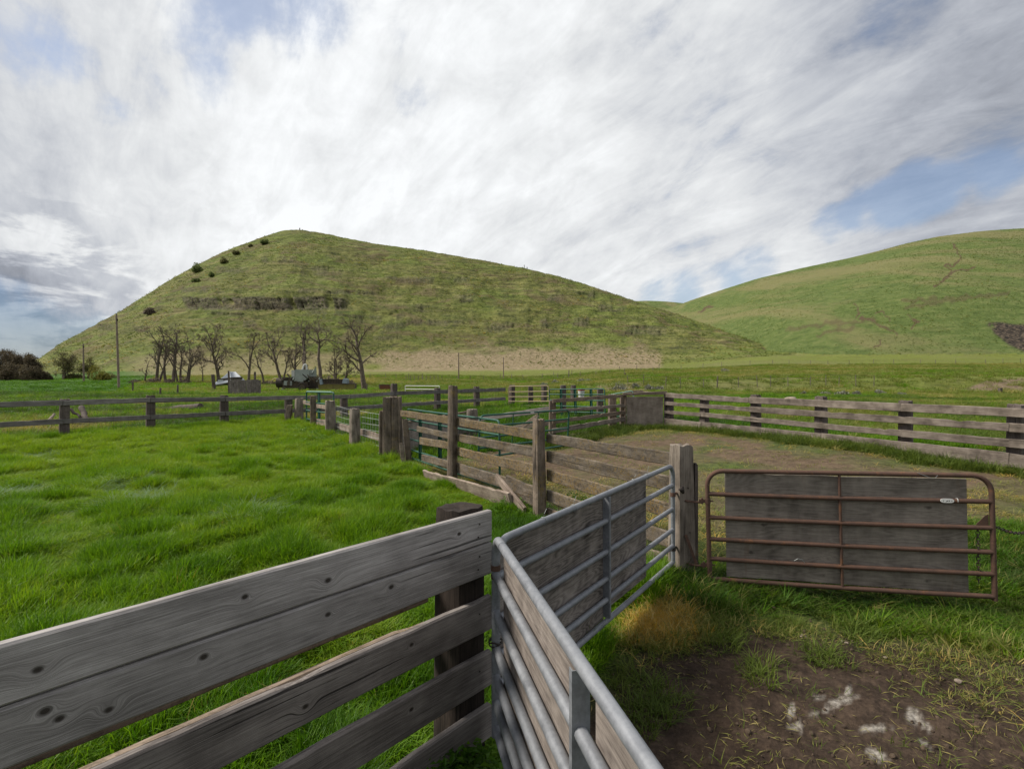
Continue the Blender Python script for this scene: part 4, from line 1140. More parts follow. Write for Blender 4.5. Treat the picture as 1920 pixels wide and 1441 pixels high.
def bare_tree(x, y, H, label, seed, trunks=1, spread=.55, density=1.0, rad=None, name='bare_tree', group='bare trees below the hill', twmat=None, low=.3, leafm=None, leaf_n=0, crook=1.0, lean=0.0, twr=.017):
    r = random.Random(seed)
    z = gz(x, y) - .1
    o = root(name, (x, y, z), label, 'tree', group)
    big, small, tips = [], [], []
    rad = rad or H * .027
    def limb(p, d, L, rd, lv):
        n = max(3, int(L / (.45 if lv < 2 else .3)))
        q = Vector(p); d = Vector(d).normalized()
        for k in range(n):
            f = k / n; st = L / n
            r0 = rd * (1 - .55 * f); r1 = rd * (1 - .55 * (k + 1) / n)
            d = (d + Vector((r.gauss(0, 1), r.gauss(0, 1), r.gauss(0, .7))) * .17 * crook * (1.3 if lv else .36) + Vector((0, 0, .05))).normalized()
            e = q + d * st
            (big if r0 > .022 else small).append((q, e, max(r0, twr), max(r1, twr)))
            q = e
            if lv < 4 and (f > (low if lv == 0 else .12)):
                if r.random() < (.80 if lv == 0 else .92 if lv < 3 else .85) * density:
                    ang = r.uniform(0, 6.28); tilt = r.uniform(.45, 1.05)
                    s = d.orthogonal().normalized(); s.rotate(Matrix.Rotation(ang, 3, d)) if False else None
                    s = (Matrix.Rotation(ang, 3, d) @ d.orthogonal().normalized())
                    nd = (d * math.cos(tilt) + s * math.sin(tilt) * (spread / .55)).normalized()
                    limb(q, nd, L * r.uniform(.34, .60) * (1 - .35 * f), max(r1 * r.uniform(.45, .7), twr), lv + 1)
        if lv >= 2:
            tips.append(q)
        if lv < 3:
            for _ in range(4 if lv else 3):
                nd = (d + Vector((r.gauss(0, .5), r.gauss(0, .5), r.gauss(.1, .4)))).normalized()
                limb(q, nd, L * r.uniform(.3, .5), max(rd * .36, twr), lv + 1)
    for k in range(trunks):
        a = r.uniform(0, 6.28)
        off = Vector((math.cos(a), math.sin(a), 0)) * (.25 * (trunks > 1) * (1 + .3 * k))
        d = Vector((math.cos(a) * .22 * (trunks > 1) + lean, math.sin(a) * .15 * (trunks > 1), 1))
        limb(off, d, H * r.uniform(.60, .70) * (1 if k == 0 else r.uniform(.6, .95)), rad * (1 if k == 0 else .75), 0)
    # scale to the surveyed height
    zm = max(s[1].z for s in big + small); k = H / zm
    sc_ = lambda S: [(s[0] * k, s[1] * k, s[2], s[3]) for s in S]
    big = sc_(big); small = sc_(small)
    base_flare = [(Vector(s[0]), Vector(s[1]), s[2] * 1.15, s[3]) for s in big]
    seg_mesh('trunk', base_flare, 7, BARK, o)
    if small: seg_mesh('crown', small, 3, twmat or TWIG, o)
    if leafm and leaf_n:
        T = np.array([list(t * k) for t in tips]); rr = np.random.default_rng(seed)
        c = T[rr.integers(0, len(T), leaf_n)] + rr.normal(0, .3, (leaf_n, 3))
        quads('foliage', c, .07, .17, leafm, o, rr)
    return o

def quads(name, c, s0, s1, mat, parent, rr, flat=0.0):
    n = len(c)
    a = rr.normal(0, 1, (n, 3)); a /= np.linalg.norm(a, axis=1, keepdims=True)
    b = np.cross(a, rr.normal(0, 1, (n, 3))); b /= np.linalg.norm(b, axis=1, keepdims=True)
    s = rr.uniform(s0, s1, (n, 1))
    V = np.stack([c - a * s, c + b * s * .55, c + a * s, c - b * s * .55], 1).reshape(-1, 3)
    F = np.arange(n * 4).reshape(n, 4)
    return np_mesh(name, V, F, mat, parent, smooth=False)

def shrub(x, y, z, w, h, label, mat, seed, n=900, s=(.06, .13), name='shrub', group=None, stem=True, cat='shrub'):
    rr = np.random.default_rng(seed)
    o = root(name, (x, y, z), label, cat, group)
    lob = rr.normal(0, 1, (7, 3)); lob[:, 2] = np.abs(lob[:, 2]) * .6
    lob /= np.linalg.norm(lob, axis=1, keepdims=True); lob *= rr.uniform(.25, .62, (7, 1))
    lr = rr.uniform(.28, .5, 7)
    k = rr.integers(0, 7, n)
    d = rr.normal(0, 1, (n, 3)); d /= np.linalg.norm(d, axis=1, keepdims=True)
    p = lob[k] + d * (lr[k] * rr.uniform(.55, 1.08, n)**.6)[:, None]
    p[:, 2] = np.abs(p[:, 2])
    c = p * np.array([w * .5, w * .5, h / 1.05])
    quads('crown', c, s[0], s[1], mat, o, rr)
    if stem:
        segs = []
        for j in range(9):
            e = lob[j % 7] * np.array([w * .5, w * .5, h]) * rr.uniform(.7, 1.0)
            segs.append((Vector((rr.normal(0, .04) * w, rr.normal(0, .04) * w, -.1)), Vector(e), .02 + .012 * h, .012))
        seg_mesh('stem', segs, 4, BARK, o)
    return o

def T(px, d): return (px - 960) / FOC * d
TREES = [   # px, row of the top, distance, label, options
    (272, 672, 88, 'low bare shrubby tree at the left edge of the trunk clump', dict(spread=.9, density=.8, low=.1)),
    (294, 617, 86, 'tall crooked bare tree forming the left side of the trunk clump', dict(trunks=2, density=.9)),
    (310, 630, 88, 'thin straight bare tree, second trunk from the left in the clump', dict(density=.6, spread=.4)),
    (324, 612, 86, 'tall bare tree with a spreading top in the middle of the trunk clump', dict(density=1.0)),
    (337, 640, 87, 'bare tree leaning slightly between the two largest trunks of the clump', dict(trunks=2, density=.8)),
    (350, 645, 85, 'bushy bare tree closing the right side of the trunk clump', dict(trunks=2, density=1.1, spread=.6)),
    (380, 680, 88, 'small sparse bare sapling between the trunk clump and the round-crowned bare tree', dict(density=.6)),
    (410, 612, 88, 'bare tree with a full rounded crown just above the metal hut', dict(density=1.35, spread=.65, low=.22)),
    (466, 632, 80, 'slender bare tree with upswept limbs behind the upright plank wall', dict(density=.62, spread=.5)),
    (494, 652, 84, 'bent bare tree with dense twigs right of the upright plank wall', dict(density=1.0, crook=1.5)),
    (527, 622, 84, 'tall twiggy bare tree left of the old combine', dict(trunks=2, density=1.0, spread=.5)),
    (556, 640, 86, 'bare thicket tree directly behind the combine hopper', dict(trunks=2, density=1.0, spread=.6)),
    (572, 602, 84, 'thin wavy bare tree rising above the combine hopper', dict(density=.5, spread=.35, crook=1.6)),
    (600, 597, 80, 'tallest dark twisted bare tree above the combine body', dict(density=1.0, spread=.5, crook=1.5)),
    (628, 660, 82, 'low dense bare bush-like tree behind the yellow header', dict(trunks=3, density=1.1, spread=.8, low=.1)),
    (645, 668, 84, 'low bare tree at the right end of the yellow header', dict(trunks=2, density=1.0, spread=.8, low=.1)),
    (683, 602, 68, 'solitary thick bare tree with a forked crown standing apart on the right', dict(density=.95, spread=.5, rad=.33, low=.25, crook=.75, trunks=1)),
]
for i, (px, top, d, lab, op) in enumerate(TREES):
    x = T(px, d); H = EYE - (top - HOR) / FOC * d - gz(x, d) + .8
    bare_tree(x, d, H, lab, 304 + i * 7, **op)
for i, (px, d, w, h, lab) in enumerate([(288, 84, 2.6, 1.2, 'brown dead brush at the left foot of the trunk clump'), (322, 83, 3.2, 1.1, 'brown dead brush at the middle foot of the trunk clump'), (347, 82, 2.6, 1.3, 'brown dead brush at the right foot of the trunk clump'), (505, 80, 3.0, 1.2, 'brown dead brush between the plank wall and the combine'), (588, 78, 3.4, 3.0, 'tall dead brush crowding behind the combine'), (622, 78, 3.6, 2.6, 'tangled dead brush behind the left half of the yellow header'), (652, 79, 3.0, 2.2, 'tangled dead brush behind the right end of the yellow header'), (255, 86, 2.6, .8, 'low brown brush right of the tall utility pole')]):
    shrub(T(px, d), d, gz(T(px, d), d) - .1, w, h, lab, TWIG, 660 + i, 1500, (.05, .14), name='dead_brush', group='dead brush among the bare trees')
# dark thicket and willows at the left
HED = [(-38, 652, 118, 'dark reddish bare tree at the far left end of the thicket', 1.0), (2, 655, 120, 'dark reddish bare tree cut by the left edge of the picture', 1.0), (22, 658, 118, 'tallest dark bare tree near the left of the thicket', 1.0), (45, 662, 120, 'dark bare tree in the middle of the thicket', 1.0), (66, 668, 117, 'lower dark bare tree at the right end of the thicket', 1.0)]
for i, (px, top, d, lab, dn) in enumerate(HED):
    x = T(px, d); H = EYE - (top - HOR) / FOC * d - gz(x, d)
    bare_tree(x, d, H, lab, 500 + i, trunks=4, spread=.75, density=1.25, low=.05, name='thicket_tree', group='dark thicket trees at the left', twmat=TWIG2, leafm=leafmat('thicket_bud', (.060, .048, .030), (.13, .105, .062), .3) if i == 0 else bpy.data.materials['thicket_bud'], leaf_n=5200, twr=.02)
for i, (px, d, w, h, lab) in enumerate([(-30, 113, 7, 5.2, 'dark brown brush at the far left foot of the thicket'), (8, 112, 6, 5.0, 'dark brown brush left of the middle of the thicket foot'), (36, 113, 6, 4.6, 'dark brown brush at the middle of the thicket foot'), (62, 112, 5, 4.2, 'dark brown brush at the right foot of the thicket'), (84, 113, 3.5, 2.6, 'low brown brush between the thicket and the spreading willow'), (140, 114, 4, 2.4, 'low olive brush between the willow and the second utility pole')]):
    shrub(T(px, d), d, gz(T(px, d), d) - .1, w, h, lab, bpy.data.materials['thicket_bud'] if i < 5 else LEAF_O, 620 + i, 2600, (.10, .22), name='thicket_brush', group='brush at the foot of the thicket')
x = T(120, 112); bare_tree(x, 112, 6.0, 'wide spreading willow with curved dark limbs between the thicket and the utility poles', 541, trunks=5, spread=1.0, density=1.1, low=.12, name='willow', group=None, leafm=LEAF_O, leaf_n=2600, twr=.014)
x = T(162, 112); bare_tree(x, 112, 4.3, 'olive bush-like tree behind the second utility pole', 545, trunks=4, spread=.9, density=1.1, low=.08, name='bushy_tree', group=None, leafm=LEAF_O, leaf_n=2600, twr=.014)
x = T(186, 104); shrub(x, 104, gz(x, 104), 4.3, 3.7, 'round yellow-green bush between the two left utility poles', LEAF_Y, 551, 2600, (.08, .17), name='round_bush', cat='bush')
x = T(206, 112); shrub(x, 112, gz(x, 112), 3.0, 2.2, 'small olive bush just left of the tall utility pole', LEAF_O, 552, 900, (.08, .15), name='small_bush', cat='bush')

# ------------------------------------------------------------------ utility poles
POLEW = wood('utility_pole_wood', (.27, .21, .17), (.16, .12, .10), (.06, .045, .038), axis='Z', stain=.4)
def pole(px, top, d, r, label, lean=0.0, cross=True, wire_n=0):
    x = T(px, d); z = gz(x, d); h = EYE - (top - HOR) / FOC * d - z
    o = root('utility_pole', (x, d, z), label, 'utility pole', 'utility poles along the field')
    mb = MB(); mb.tube([(0, 0, -.3), (lean * h * .5, 0, h * .5), (lean * h, 0, h)], [r, r * .9, r * .72], 12); mb.build('pole', POLEW, o, smooth=True)
    if cross:
        mb = MB(); mb.tube([(lean * h, 0, h), (lean * h, 0, h + .16)], [.035, .05], 8); mb.build('insulator', GALV, o, smooth=True)
        mb = MB(); mb.box((lean * h + .16, -.05, h * .93), (.10, .12, .22)); mb.build('bracket', DARKM, o)
    return o
pole(223, 590, 66, .14, 'tallest brown utility pole at the left, leaning slightly', lean=-.035)
pole(157, 645, 100, .15, 'grey utility pole, second in size, at the left between the bushes', lean=-.012)
pole(118, 674, 118, .15, 'short dark utility pole in front of the spreading willow')
pole(860, 661, 118, .14, 'dark utility pole in front of the tan grass band, the taller left one of two', cross=False)
pole(944, 669, 118, .12, 'thin utility pole in front of the tan grass band, right of the taller one', cross=False)

# ------------------------------------------------------------------ field fences: posts and wires
FPOST = wood('field_post_wood', (.26, .22, .19), (.14, .115, .098), (.05, .04, .034), axis='Z')
def field_fence(pts, name, label, hs, step_jit, wires=(.45, .8, 1.1), mat=FPOST, rw=.055, thick=()):
    """pts: (px, distance) of each post"""
    x0 = T(pts[0][0], pts[0][1])
    o = root(name, (x0, pts[0][1], gz(x0, pts[0][1])), label, 'fence')
    tops = []
    for i, (px, d) in enumerate(pts):
        x = T(px, d); z = gz(x, d); h = hs * rng.uniform(.85, 1.12); r = rw * (1.9 if i in thick else 1)
        if i in thick: h *= 1.3
        mb = MB(); ln = rng.gauss(0, .05)
        mb.tube([(0, 0, -.2), (ln * h, 0, h)], [r, r * .9], 7)
        mb.build('post', mat, o, loc=Vector((x, d, z)) - o.location)
        tops.append(Vector((x, d, z)))
    mb = MB()
    for w in wires:
        mb.tube([t + Vector((0, 0, w)) - o.location for t in tops], .008, 4, caps=False)
    mb.build('wire', DWIRE, o)
    return o
field_fence([(690 + k * 27 + rng.uniform(-7, 7), 112 + rng.uniform(-1, 1)) for k in range(21)], 'field_fence', 'sagging post and wire fence in front of the tan grass band', 1.15, 0, thick=(14,))
field_fence([(1040 + k * 40 + rng.uniform(-9, 9), 128 + k * .3) for k in range(24)], 'field_fence', 'upper post and wire fence across the green slope below the right-hand hill', 1.25, 0)
field_fence([(1178, 56.5), (1206, 56.6)] + [(1248 + k * 33 + rng.uniform(-8, 8), 54.5) for k in range(13)], 'field_fence', 'lower post and wire fence along the foot of the bank at the right', 1.05, 0, rw=.035, thick=(5,))
field_fence([(762 + k * 7.5, 100 + k * 1.3) for k in range(9)], 'field_fence', 'short line of close posts climbing towards the tan grass band', 1.0, 0)
for px, t, d, lab in ((1172, 702, 92, 'thick dark lone post on the green slope above the plywood door'), (1237, 681, 198, 'left of a pair of dark posts at the right end of the tan grass band'), (1243, 681, 198, 'right of a pair of dark posts at the right end of the tan grass band'),
                      (1607, 666, 205, 'dark post in the bright green patch under the right-hand hill'), (1875, 739, 50, 'thick dark stub post near the right edge below the bare bank'), (725, 722, 62, 'post stub beside the rusty box beyond the back fence'),
                      (688, 719, 64, 'short thin stake right of the solitary bare tree'), (711, 720, 64, 'dark short stake, second to the right of the solitary bare tree'), (300, 727, 46, 'leaning grey stake in the grass beyond the back fence'), (249, 716, 55, 'dark forked stump post right of the tall utility pole'),
                      (333, 721, 50, 'thin iron stake in the grass in front of the trunk clump')):
    x = T(px, d); z = gz(x, d); h = max(.5, EYE - (t - HOR) / FOC * d - z)
    w = .28 if px in (1172, 1875) else .13
    tag(post(None, (x, d), z - .2, z + h, w, w, W_BPOST, .6, .8, lean=rng.uniform(-.06, .06), name='lone_post'), lab, 'post')
for px, row, d, lab, h in ((983, 502.6, 380, 'thin mast on the right shoulder of the pointed hill', 2.6), (562, 431.2, 400.5, 'pair-like marker stake on the summit of the pointed hill', 1.8)):
    q = at(px, row, d); z = q.z - 1.5
    o = root('hill_marker', (q.x, d, z), lab, 'marker post')
    mb = MB(); mb.tube([(0, 0, -.5), (0, 0, h + 1.2)], .22 if h > 2 else .35, 6); mb.build('mast', DARKM, o)
    mb = MB(); mb.tube([(2.0, 0, -.5), (2.0, 0, h * .35 + 1.3)], .3, 6); mb.build('stake', DARKM, o)

# ------------------------------------------------------------------ metal hut and plank wall
ROOFM = metal('corrugated_iron', (.46, .49, .52), (.28, .30, .33), .5, .3, rust=.12, scale=1.5)
hy = 73.0
hx = T(428, hy); hz = gz(hx, hy)
hut = root('metal_hut', (hx, hy, hz), 'small hut with a peaked pale corrugated iron roof and dark opening, left of the combine', 'hut')
def hp_(px, py, d): return at(px, py, d) - Vector((hx, hy, hz))
R0, R1 = hp_(431, 696.5, 73.5), hp_(441, 697, 76)
eA, eB, eC, eD = hp_(398, 722.5, 71.8), hp_(433, 716, 71.6), hp_(459, 712.5, 74.5), hp_(424, 712, 78)
def slope(name, quad, nu, nv):
    """corrugated sheet over a bilinear patch"""
    a, b, c, e = quad; V = []; F = []
    nrm = (b - a).cross(e - a).normalized(); nrm = nrm if nrm.z > 0 else -nrm
    for i in range(nu + 1):
        for j in range(nv + 1):
            u, v = i / nu, j / nv
            V.append((a.lerp(b, u)).lerp(e.lerp(c, u), v) + nrm * (.03 * math.cos(math.pi * i)))
    for i in range(nu):
        for j in range(nv):
            q = i * (nv + 1) + j; F.append((q, q + nv + 1, q + nv + 2, q + 1))
    mb = MB(); mb.add(V, F); o = mb.build(name, ROOFM, hut, smooth=True)
    md = o.modifiers.new('thick', 'SOLIDIFY'); md.thickness = .03
slope('roof', (eA, eB, R0, R0), 30, 6); slope('roof', (eB, eC, R1, R0), 30, 6); slope('roof', (eD, eA, R0, R0), 24, 4); slope('roof', (eC, eD, R0, R1), 24, 4)
mb = MB(); w0, w1 = eA.lerp(eB, .12), eB
mb.add([(w0.x, w0.y + .5, -.1), (w1.x, w1.y + .4, -.1), (eC.x - .2, eC.y - .2, -.1), (w0.x + .4, w0.y + 3, -.1), (w0.x, w0.y + .5, .9), (w1.x, w1.y + .4, 1.15), (eC.x - .2, eC.y - .2, 1.2), (w0.x + .4, w0.y + 3, 1.0)],
       [(0, 1, 5, 4), (1, 2, 6, 5), (2, 3, 7, 6), (3, 0, 4, 7)])
mb.build('wall', wood('hut_shade_wall', (.12, .10, .085), (.06, .05, .042), (.015, .013, .011), axis='Z'), hut)  # near-black walls: the shade of the opening is put into their colour
q = hp_(412, 722, 71.9); mb = MB(); mb.box((q.x, q.y + .2, .45), (.7, .05, .7)); mb.build('shutter', ROOFM, hut)
PW = wood('silvered_plank', (.27, .235, .21), (.145, .125, .112), (.045, .038, .033), axis='Z', stain=.8)
wx0, wx1, wy = T(432, 50), T(487, 50), 50.0
pw = root('plank_wall', (wx0, wy, gz(wx0, wy)), 'windbreak wall of upright grey planks in front of the metal hut', 'plank wall')
nb = 13
for k in range(nb):
    a = k / (nb - 1); x = (wx1 - wx0) * a; wbd = (wx1 - wx0) / nb * 1.02
    hgt = 1.52 + rng.uniform(-.05, .05) - (.02 if k > 5 else 0)
    mb = MB(); mb.box((x, rng.uniform(-.02, .02), hgt / 2 - .1), (wbd * .97, .05, hgt), Euler((0, rng.uniform(-.012, .012), 0)).to_matrix()); mb.build('plank', PW, pw)
post(pw, (wx0 - .14, wy + .05), gz(wx0, wy) - .1, gz(wx0, wy) + 2.25, .15, .15, W_BPOST, .4, .8, lean=-.02)
mb = MB(); mb.box(((wx1 - wx0) / 2, .07, 1.1), (wx1 - wx0, .05, .12)); mb.build('rail', PW, pw)
x = T(402, 60); tag(post(None, (x, 60), gz(x, 60) - .1, gz(x, 60) + 1.75, .34, .3, W_BPOST, .6, 1.0, lean=-.09, name='old_stump'), 'thick dark leaning stump post behind the metal hut', 'post')
x = T(478, 58); tag(post(None, (x, 58), gz(x, 58) - .1, gz(x, 58) + 2.1, .2, .2, W_BPOST, .6, 1.0, name='old_stump'), 'dark upright post showing above the right end of the plank wall', 'post')

# ------------------------------------------------------------------ old combine, header and engine
COMB = metal('combine_grey_green', (.30, .33, .31), (.17, .195, .185), .6, 0, rust=.12, scale=1.2)
COMBL = metal('combine_pale', (.50, .50, .48), (.32, .33, .32), .6, 0, rust=.15, scale=1.5)
COMBR = metal('combine_rusty', (.095, .075, .052), (.035, .027, .02), .8, 0, rust=.35, rcol=(.14, .07, .03), scale=2.0)
HEADY = metal('faded_yellow_paint', (.21, .185, .045), (.10, .085, .028), .7, 0, rust=.35, rcol=(.09, .055, .028), scale=1.8)
BLUEG = metal('blue_grey_paint', (.22, .27, .31), (.12, .15, .18), .6, 0, rust=.1, scale=2)
cd = 60.0; cx = T(565, cd); cz = gz(cx, cd)
S = cd / FOC                        # metres per photo pixel at this distance
cb = root('combine_harvester', (cx, cd, cz), 'derelict combine harvester with a big grey hopper among the bare trees', 'combine')
def rx(px): return (px - 565) * S
def rz(py): return (735 - py) * S * .98
mb = MB(); mb.prism([(rx(554), rz(714)), (rx(554), rz(694)), (rx(587), rz(693)), (rx(587), rz(706)), (rx(575), rz(716)), (rx(566), rz(716))], -1.1, 1.1); mb.build('hopper', COMB, cb)
mb = MB(); mb.prism([(rx(562), rz(692.8)), (rx(586.6), rz(693)), (rx(586.6), rz(706)), (rx(576), rz(716)), (rx(571), rz(716)), (rx(562), rz(705))], -1.16, -1.11); mb.build('hopper_panel', COMB, cb)
mb = MB(); mb.prism([(rx(554.5), rz(706)), (rx(554.5), rz(694.5)), (rx(560), rz(694.5)), (rx(560), rz(706))], -1.15, -1.11); mb.build('side_panel', COMBL, cb)
mb = MB(); mb.tube([(rx(571), -.6, rz(693)), (rx(574), -.6, rz(684)), (rx(577), -.6, rz(682.5)), (rx(578.5), -.6, rz(686)), (rx(579), -.6, rz(693))], .10, 8); mb.build('elevator_spout', COMBL, cb, smooth=True)
mb = MB(); mb.tube([(rx(590), -.9, rz(702)), (rx(597), -.9, rz(690)), (rx(594), -.9, rz(706))], [.12, .16, .1], 8); mb.build('auger_tube', COMB, cb, smooth=True)
mb = MB(); mb.box((rx(560), 0, rz(722)), (46 * S, 2.0, 12 * S)); mb.box((rx(548), -.2, rz(712)), (22 * S, 1.8, 9 * S)); mb.box((rx(545), -.95, rz(718)), (14 * S, .3, 9 * S))
mb.box((rx(592), .1, rz(718)), (16 * S, 1.6, 22 * S)); mb.build('body', COMBR, cb)
mb = MB()
for k in range(7):
    mb.tube([(rx(586) + k * .11, -.9, rz(733)), (rx(580) + k * .16, -.85, rz(712 + (k % 3) * 3))], .035, 5)
mb.build('straw_walker', DARKM, cb)
for k, (px, py, R) in enumerate(((574, 725, .50),)):
    mb = MB(); mb.tube([(0, R * .78 * math.cos(a), R * .78 * math.sin(a)) for a in [2 * math.pi * j / 20 for j in range(20)]], R * .22, 8, closed=True)
    mb.v = [(v[1], v[0], v[2]) for v in mb.v]
    wh = mb.build('wheel', DARKM, cb, loc=(rx(px), -1.18, rz(py)), smooth=True)
    mb = MB(); mb.tube([(0, -.05, 0), (0, .05, 0)], R * .6, 16); mb.build('rim', COMBR, wh)
for k in range(26):
    mb = MB(); px_ = rng.uniform(538, 602); py_ = rng.uniform(706, 734)
    if k % 3 == 0: mb.box((rx(px_), -1.1 - rng.random() * .25, rz(py_)), (rng.uniform(.2, .9), .12, rng.uniform(.12, .5)), Euler((0, rng.uniform(-.6, .6), 0)).to_matrix())
    else: mb.tube([(rx(px_), -1.2, rz(py_)), (rx(px_ + rng.uniform(-9, 9)), -1.15, rz(py_ - rng.uniform(-4, 12)))], rng.uniform(.03, .09), 6)
    mb.build('scrap_iron', [COMBR, DARKM, COMB, COMBR][k % 4], cb)
mb = MB(); mb.box((rx(536), .2, rz(733)), (20 * S, .4, .18)); mb.build('ladder', DARKM, cb)
# header
hx2 = T(632, 58.5)
hd = root('combine_header', (hx2, 58.5, gz(hx2, 58.5)), 'long faded yellow grain header lying right of the combine', 'header')
SS = 58.5 / FOC
def qx(px): return (px - 632) * SS
mb = MB(); mb.prism([(0, 0)] if False else [(qx(600), .28), (qx(600), .82), (qx(666), .78), (qx(666), .28)], -.30, -.24); mb.build('front_panel', HEADY, hd)
mb = MB()
for k in range(6):
    mb.box((qx(600 + k * 13.2), -.33, .54), (.07, .06, .54))
mb.box((qx(633), -.33, .80), (66 * SS, .06, .05)); mb.build('rib', HEADY, hd)
mb = MB(); mb.box((qx(633), .25, .62), (64 * SS, 1.0, .6)); mb.box((qx(628), .3, 1.12), (46 * SS, .7, .5)); mb.build('trough', COMBR, hd)
mb = MB()
for k in range(9):
    mb.tube([(qx(606 + k * 5), -.15, .85), (qx(607 + k * 5), -.2, 1.38)], .03, 5)
mb.tube([(qx(603), -.18, 1.36), (qx(650), -.18, 1.33)], .05, 6); mb.build('reel', DARKM, hd)
mb = MB(); mb.box((qx(649), -.1, 1.18), (9 * SS, .8, .5), Euler((0, .12, 0)).to_matrix(), .85); mb.build('end_cover', BLUEG, hd)
mb = MB(); mb.box((qx(604), -.25, 1.1), (5 * SS, .4, .6), Euler((0, -.2, 0)).to_matrix(), .8); mb.build('end_shield', BLUEG, hd)
# black engine block on skids left of the combine
ex = T(530, 61); en = root('engine_block', (ex, 61, gz(ex, 61)), 'black old engine on rusty legs with a bent pipe, left of the combine', 'engine')
mb = MB(); mb.tube([(-.45, -.3, .95), (.5, -.3, .95)], .55, 14); mb.box((.1, .1, .95), (1.0, .9, .9)); mb.build('block', DARKM, en)
mb = MB()
for sx_ in (-.35, .4):
    mb.tube([(sx_, -.4, 0), (sx_ * .8, -.3, .6)], .07, 6)
mb.build('leg', COMBR, en)
mb = MB(); mb.tube([(-.4, -.35, 1.4), (-.75, -.35, 1.45), (-1.05, -.35, 1.2), (-1.2, -.35, .85)], .05, 8); mb.build('pipe', CREAM, en, smooth=True)

# ------------------------------------------------------------------ scrap and logs beyond the fences
def log(px0, y0, px1, y1, d0, d1, r, label, mat=W_BPOST, name='fallen_log'):
    a, b = at(px0, y0, d0), at(px1, y1, d1); mb = MB(); rr = random.Random(int(px0))
    k = 7; pts = [a.lerp(b, i / k) - a + Vector((0, rr.uniform(-.03, .03), rr.uniform(-.04, .04))) for i in range(k + 1)]
    mb.tube(pts, [r * rr.uniform(.85, 1.1) * (1 - .25 * i / k) for i in range(k + 1)], 10)
    return tag(mb.build(name, mat, None, loc=a, smooth=True), label, 'log')
log(396, 733, 430, 732.5, 62, 62, .16, 'dark log lying in the grass in front of the metal hut')
log(376, 763, 246, 772, 26, 27.5, .20, 'weathered fallen log lying beyond the back fence near its second post')
log(247, 768, 286, 765, 27, 27.3, .17, 'short dark log stub beside the left end of the fallen log')
log(152, 764, 164, 792, 20.5, 20.0, .11, 'thick upright broken post leaning in the scrap pile left of the second fence post')
log(130, 766, 155, 785, 20.3, 20.3, .055, 'thin pole leaning across the scrap pile beside the first fence post')
log(92, 788, 103, 776, 20.8, 21.2, .06, 'bleached branch sticking up behind the slatted pallet', W_PINK)
log(140, 790, 185, 800, 20.2, 19.8, .07, 'dark stick at the right end of the scrap pile')
pal = root('slatted_pallet', at(52, 806, 18.6), 'slatted wooden pallet lying tilted behind the back fence at the far left', 'pallet')
for k in range(11):
    x0 = 12 + k * 7.6
    a, b = at(x0 + 3, 813, 18.2), at(x0 + 9, 795, 19.6); board(pal, a, b, .10, .025, W_PINK, 'slat', up=Vector((0, -.5, 1)))
for (a, b) in (((10, 811, 18.35), (96, 809, 18.35)), ((18, 796, 19.6), (98, 794, 19.6))):
    board(pal, at(*a), at(*b), .1, .05, W_BPOST, 'runner')
fr = root('old_hurdle', at(130, 806, 19.0), 'dark timber hurdle lying in the grass right of the slatted pallet', 'hurdle')
board(fr, at(97, 806, 19), at(168, 800, 19.4), .16, .1, W_BPOST, 'beam'); board(fr, at(105, 794, 20), at(165, 792, 20.2), .05, .05, W_PINK, 'rail'); board(fr, at(150, 798, 19.6), at(190, 793, 20.4), .14, .12, W_BPOST, 'beam')
for (px, py, d, w, lab) in ((63, 742, 30, .9, 'pale strip board lying in the grass past the first back fence post'),):
    pass
loose('loose_board', at(342, 758, 30), at(365, 757.5, 30), .1, .05, W_PINK, 'short pale board lying in the grass beyond the middle of the back fence')
loose('loose_board', at(384, 757.5, 30), at(408, 757, 30.3), .1, .05, WHITEM, 'white strip lying in the grass, left of two beyond the back fence')
loose('loose_board', at(410, 757.5, 30), at(437, 757.5, 30.3), .1, .05, WHITEM, 'white strip lying in the grass, right of two beyond the back fence')
rb = root('rusty_box', at(722, 727, 60), 'rusty iron box in the grass beyond the back fence', 'box')
mb = MB(); mb.box((0, 0, .1), (1.0, .6, .5)); mb.box((.75, 0, .0), (.9, .5, .3)); mb.build('tank', metal('orange_rust', (.16, .06, .03), (.07, .03, .02), .8), rb)
mb = MB(); mb.box((0, 0, .36), (1.06, .66, .04)); mb.build('lid', DARKM, rb)
# behind the right-hand pen fence
def lump(name, p, size, mat, label, cat, seed, sub=3):
    rr = random.Random(seed); import bmesh
    bm = bmesh.new(); bmesh.ops.create_icosphere(bm, subdivisions=sub, radius=.5)
    for v in bm.verts:
        f = 1 + .5 * (float(vnoise(np.array(v.co.x * 3 + seed), np.array(v.co.y * 3 + v.co.z * 2.3), seed)) - .5)
        v.co = Vector((v.co.x * size[0], v.co.y * size[1], v.co.z * size[2])) * f
    me = bpy.data.meshes.new(name); bm.to_mesh(me); bm.free(); me.materials.append(mat)
    return tag(put(name, me, None, p), label, cat)
ROCK = metal('field_stone', (.34, .27, .22), (.15, .12, .10), .9, 0, scale=4)
lump('boulder', at(1471, 762, 30), (1.0, .7, .75), ROCK, 'reddish boulder behind the right-hand pen fence, left of the timber pile', 'boulder', 4)
log(1494, 764, 1504, 759, 29.5, 30, .13, 'short log propped on the boulder behind the right-hand pen fence')
tp = root('timber_pile', at(1530, 768, 29), 'pile of old timbers behind the right-hand pen fence', 'timber pile')
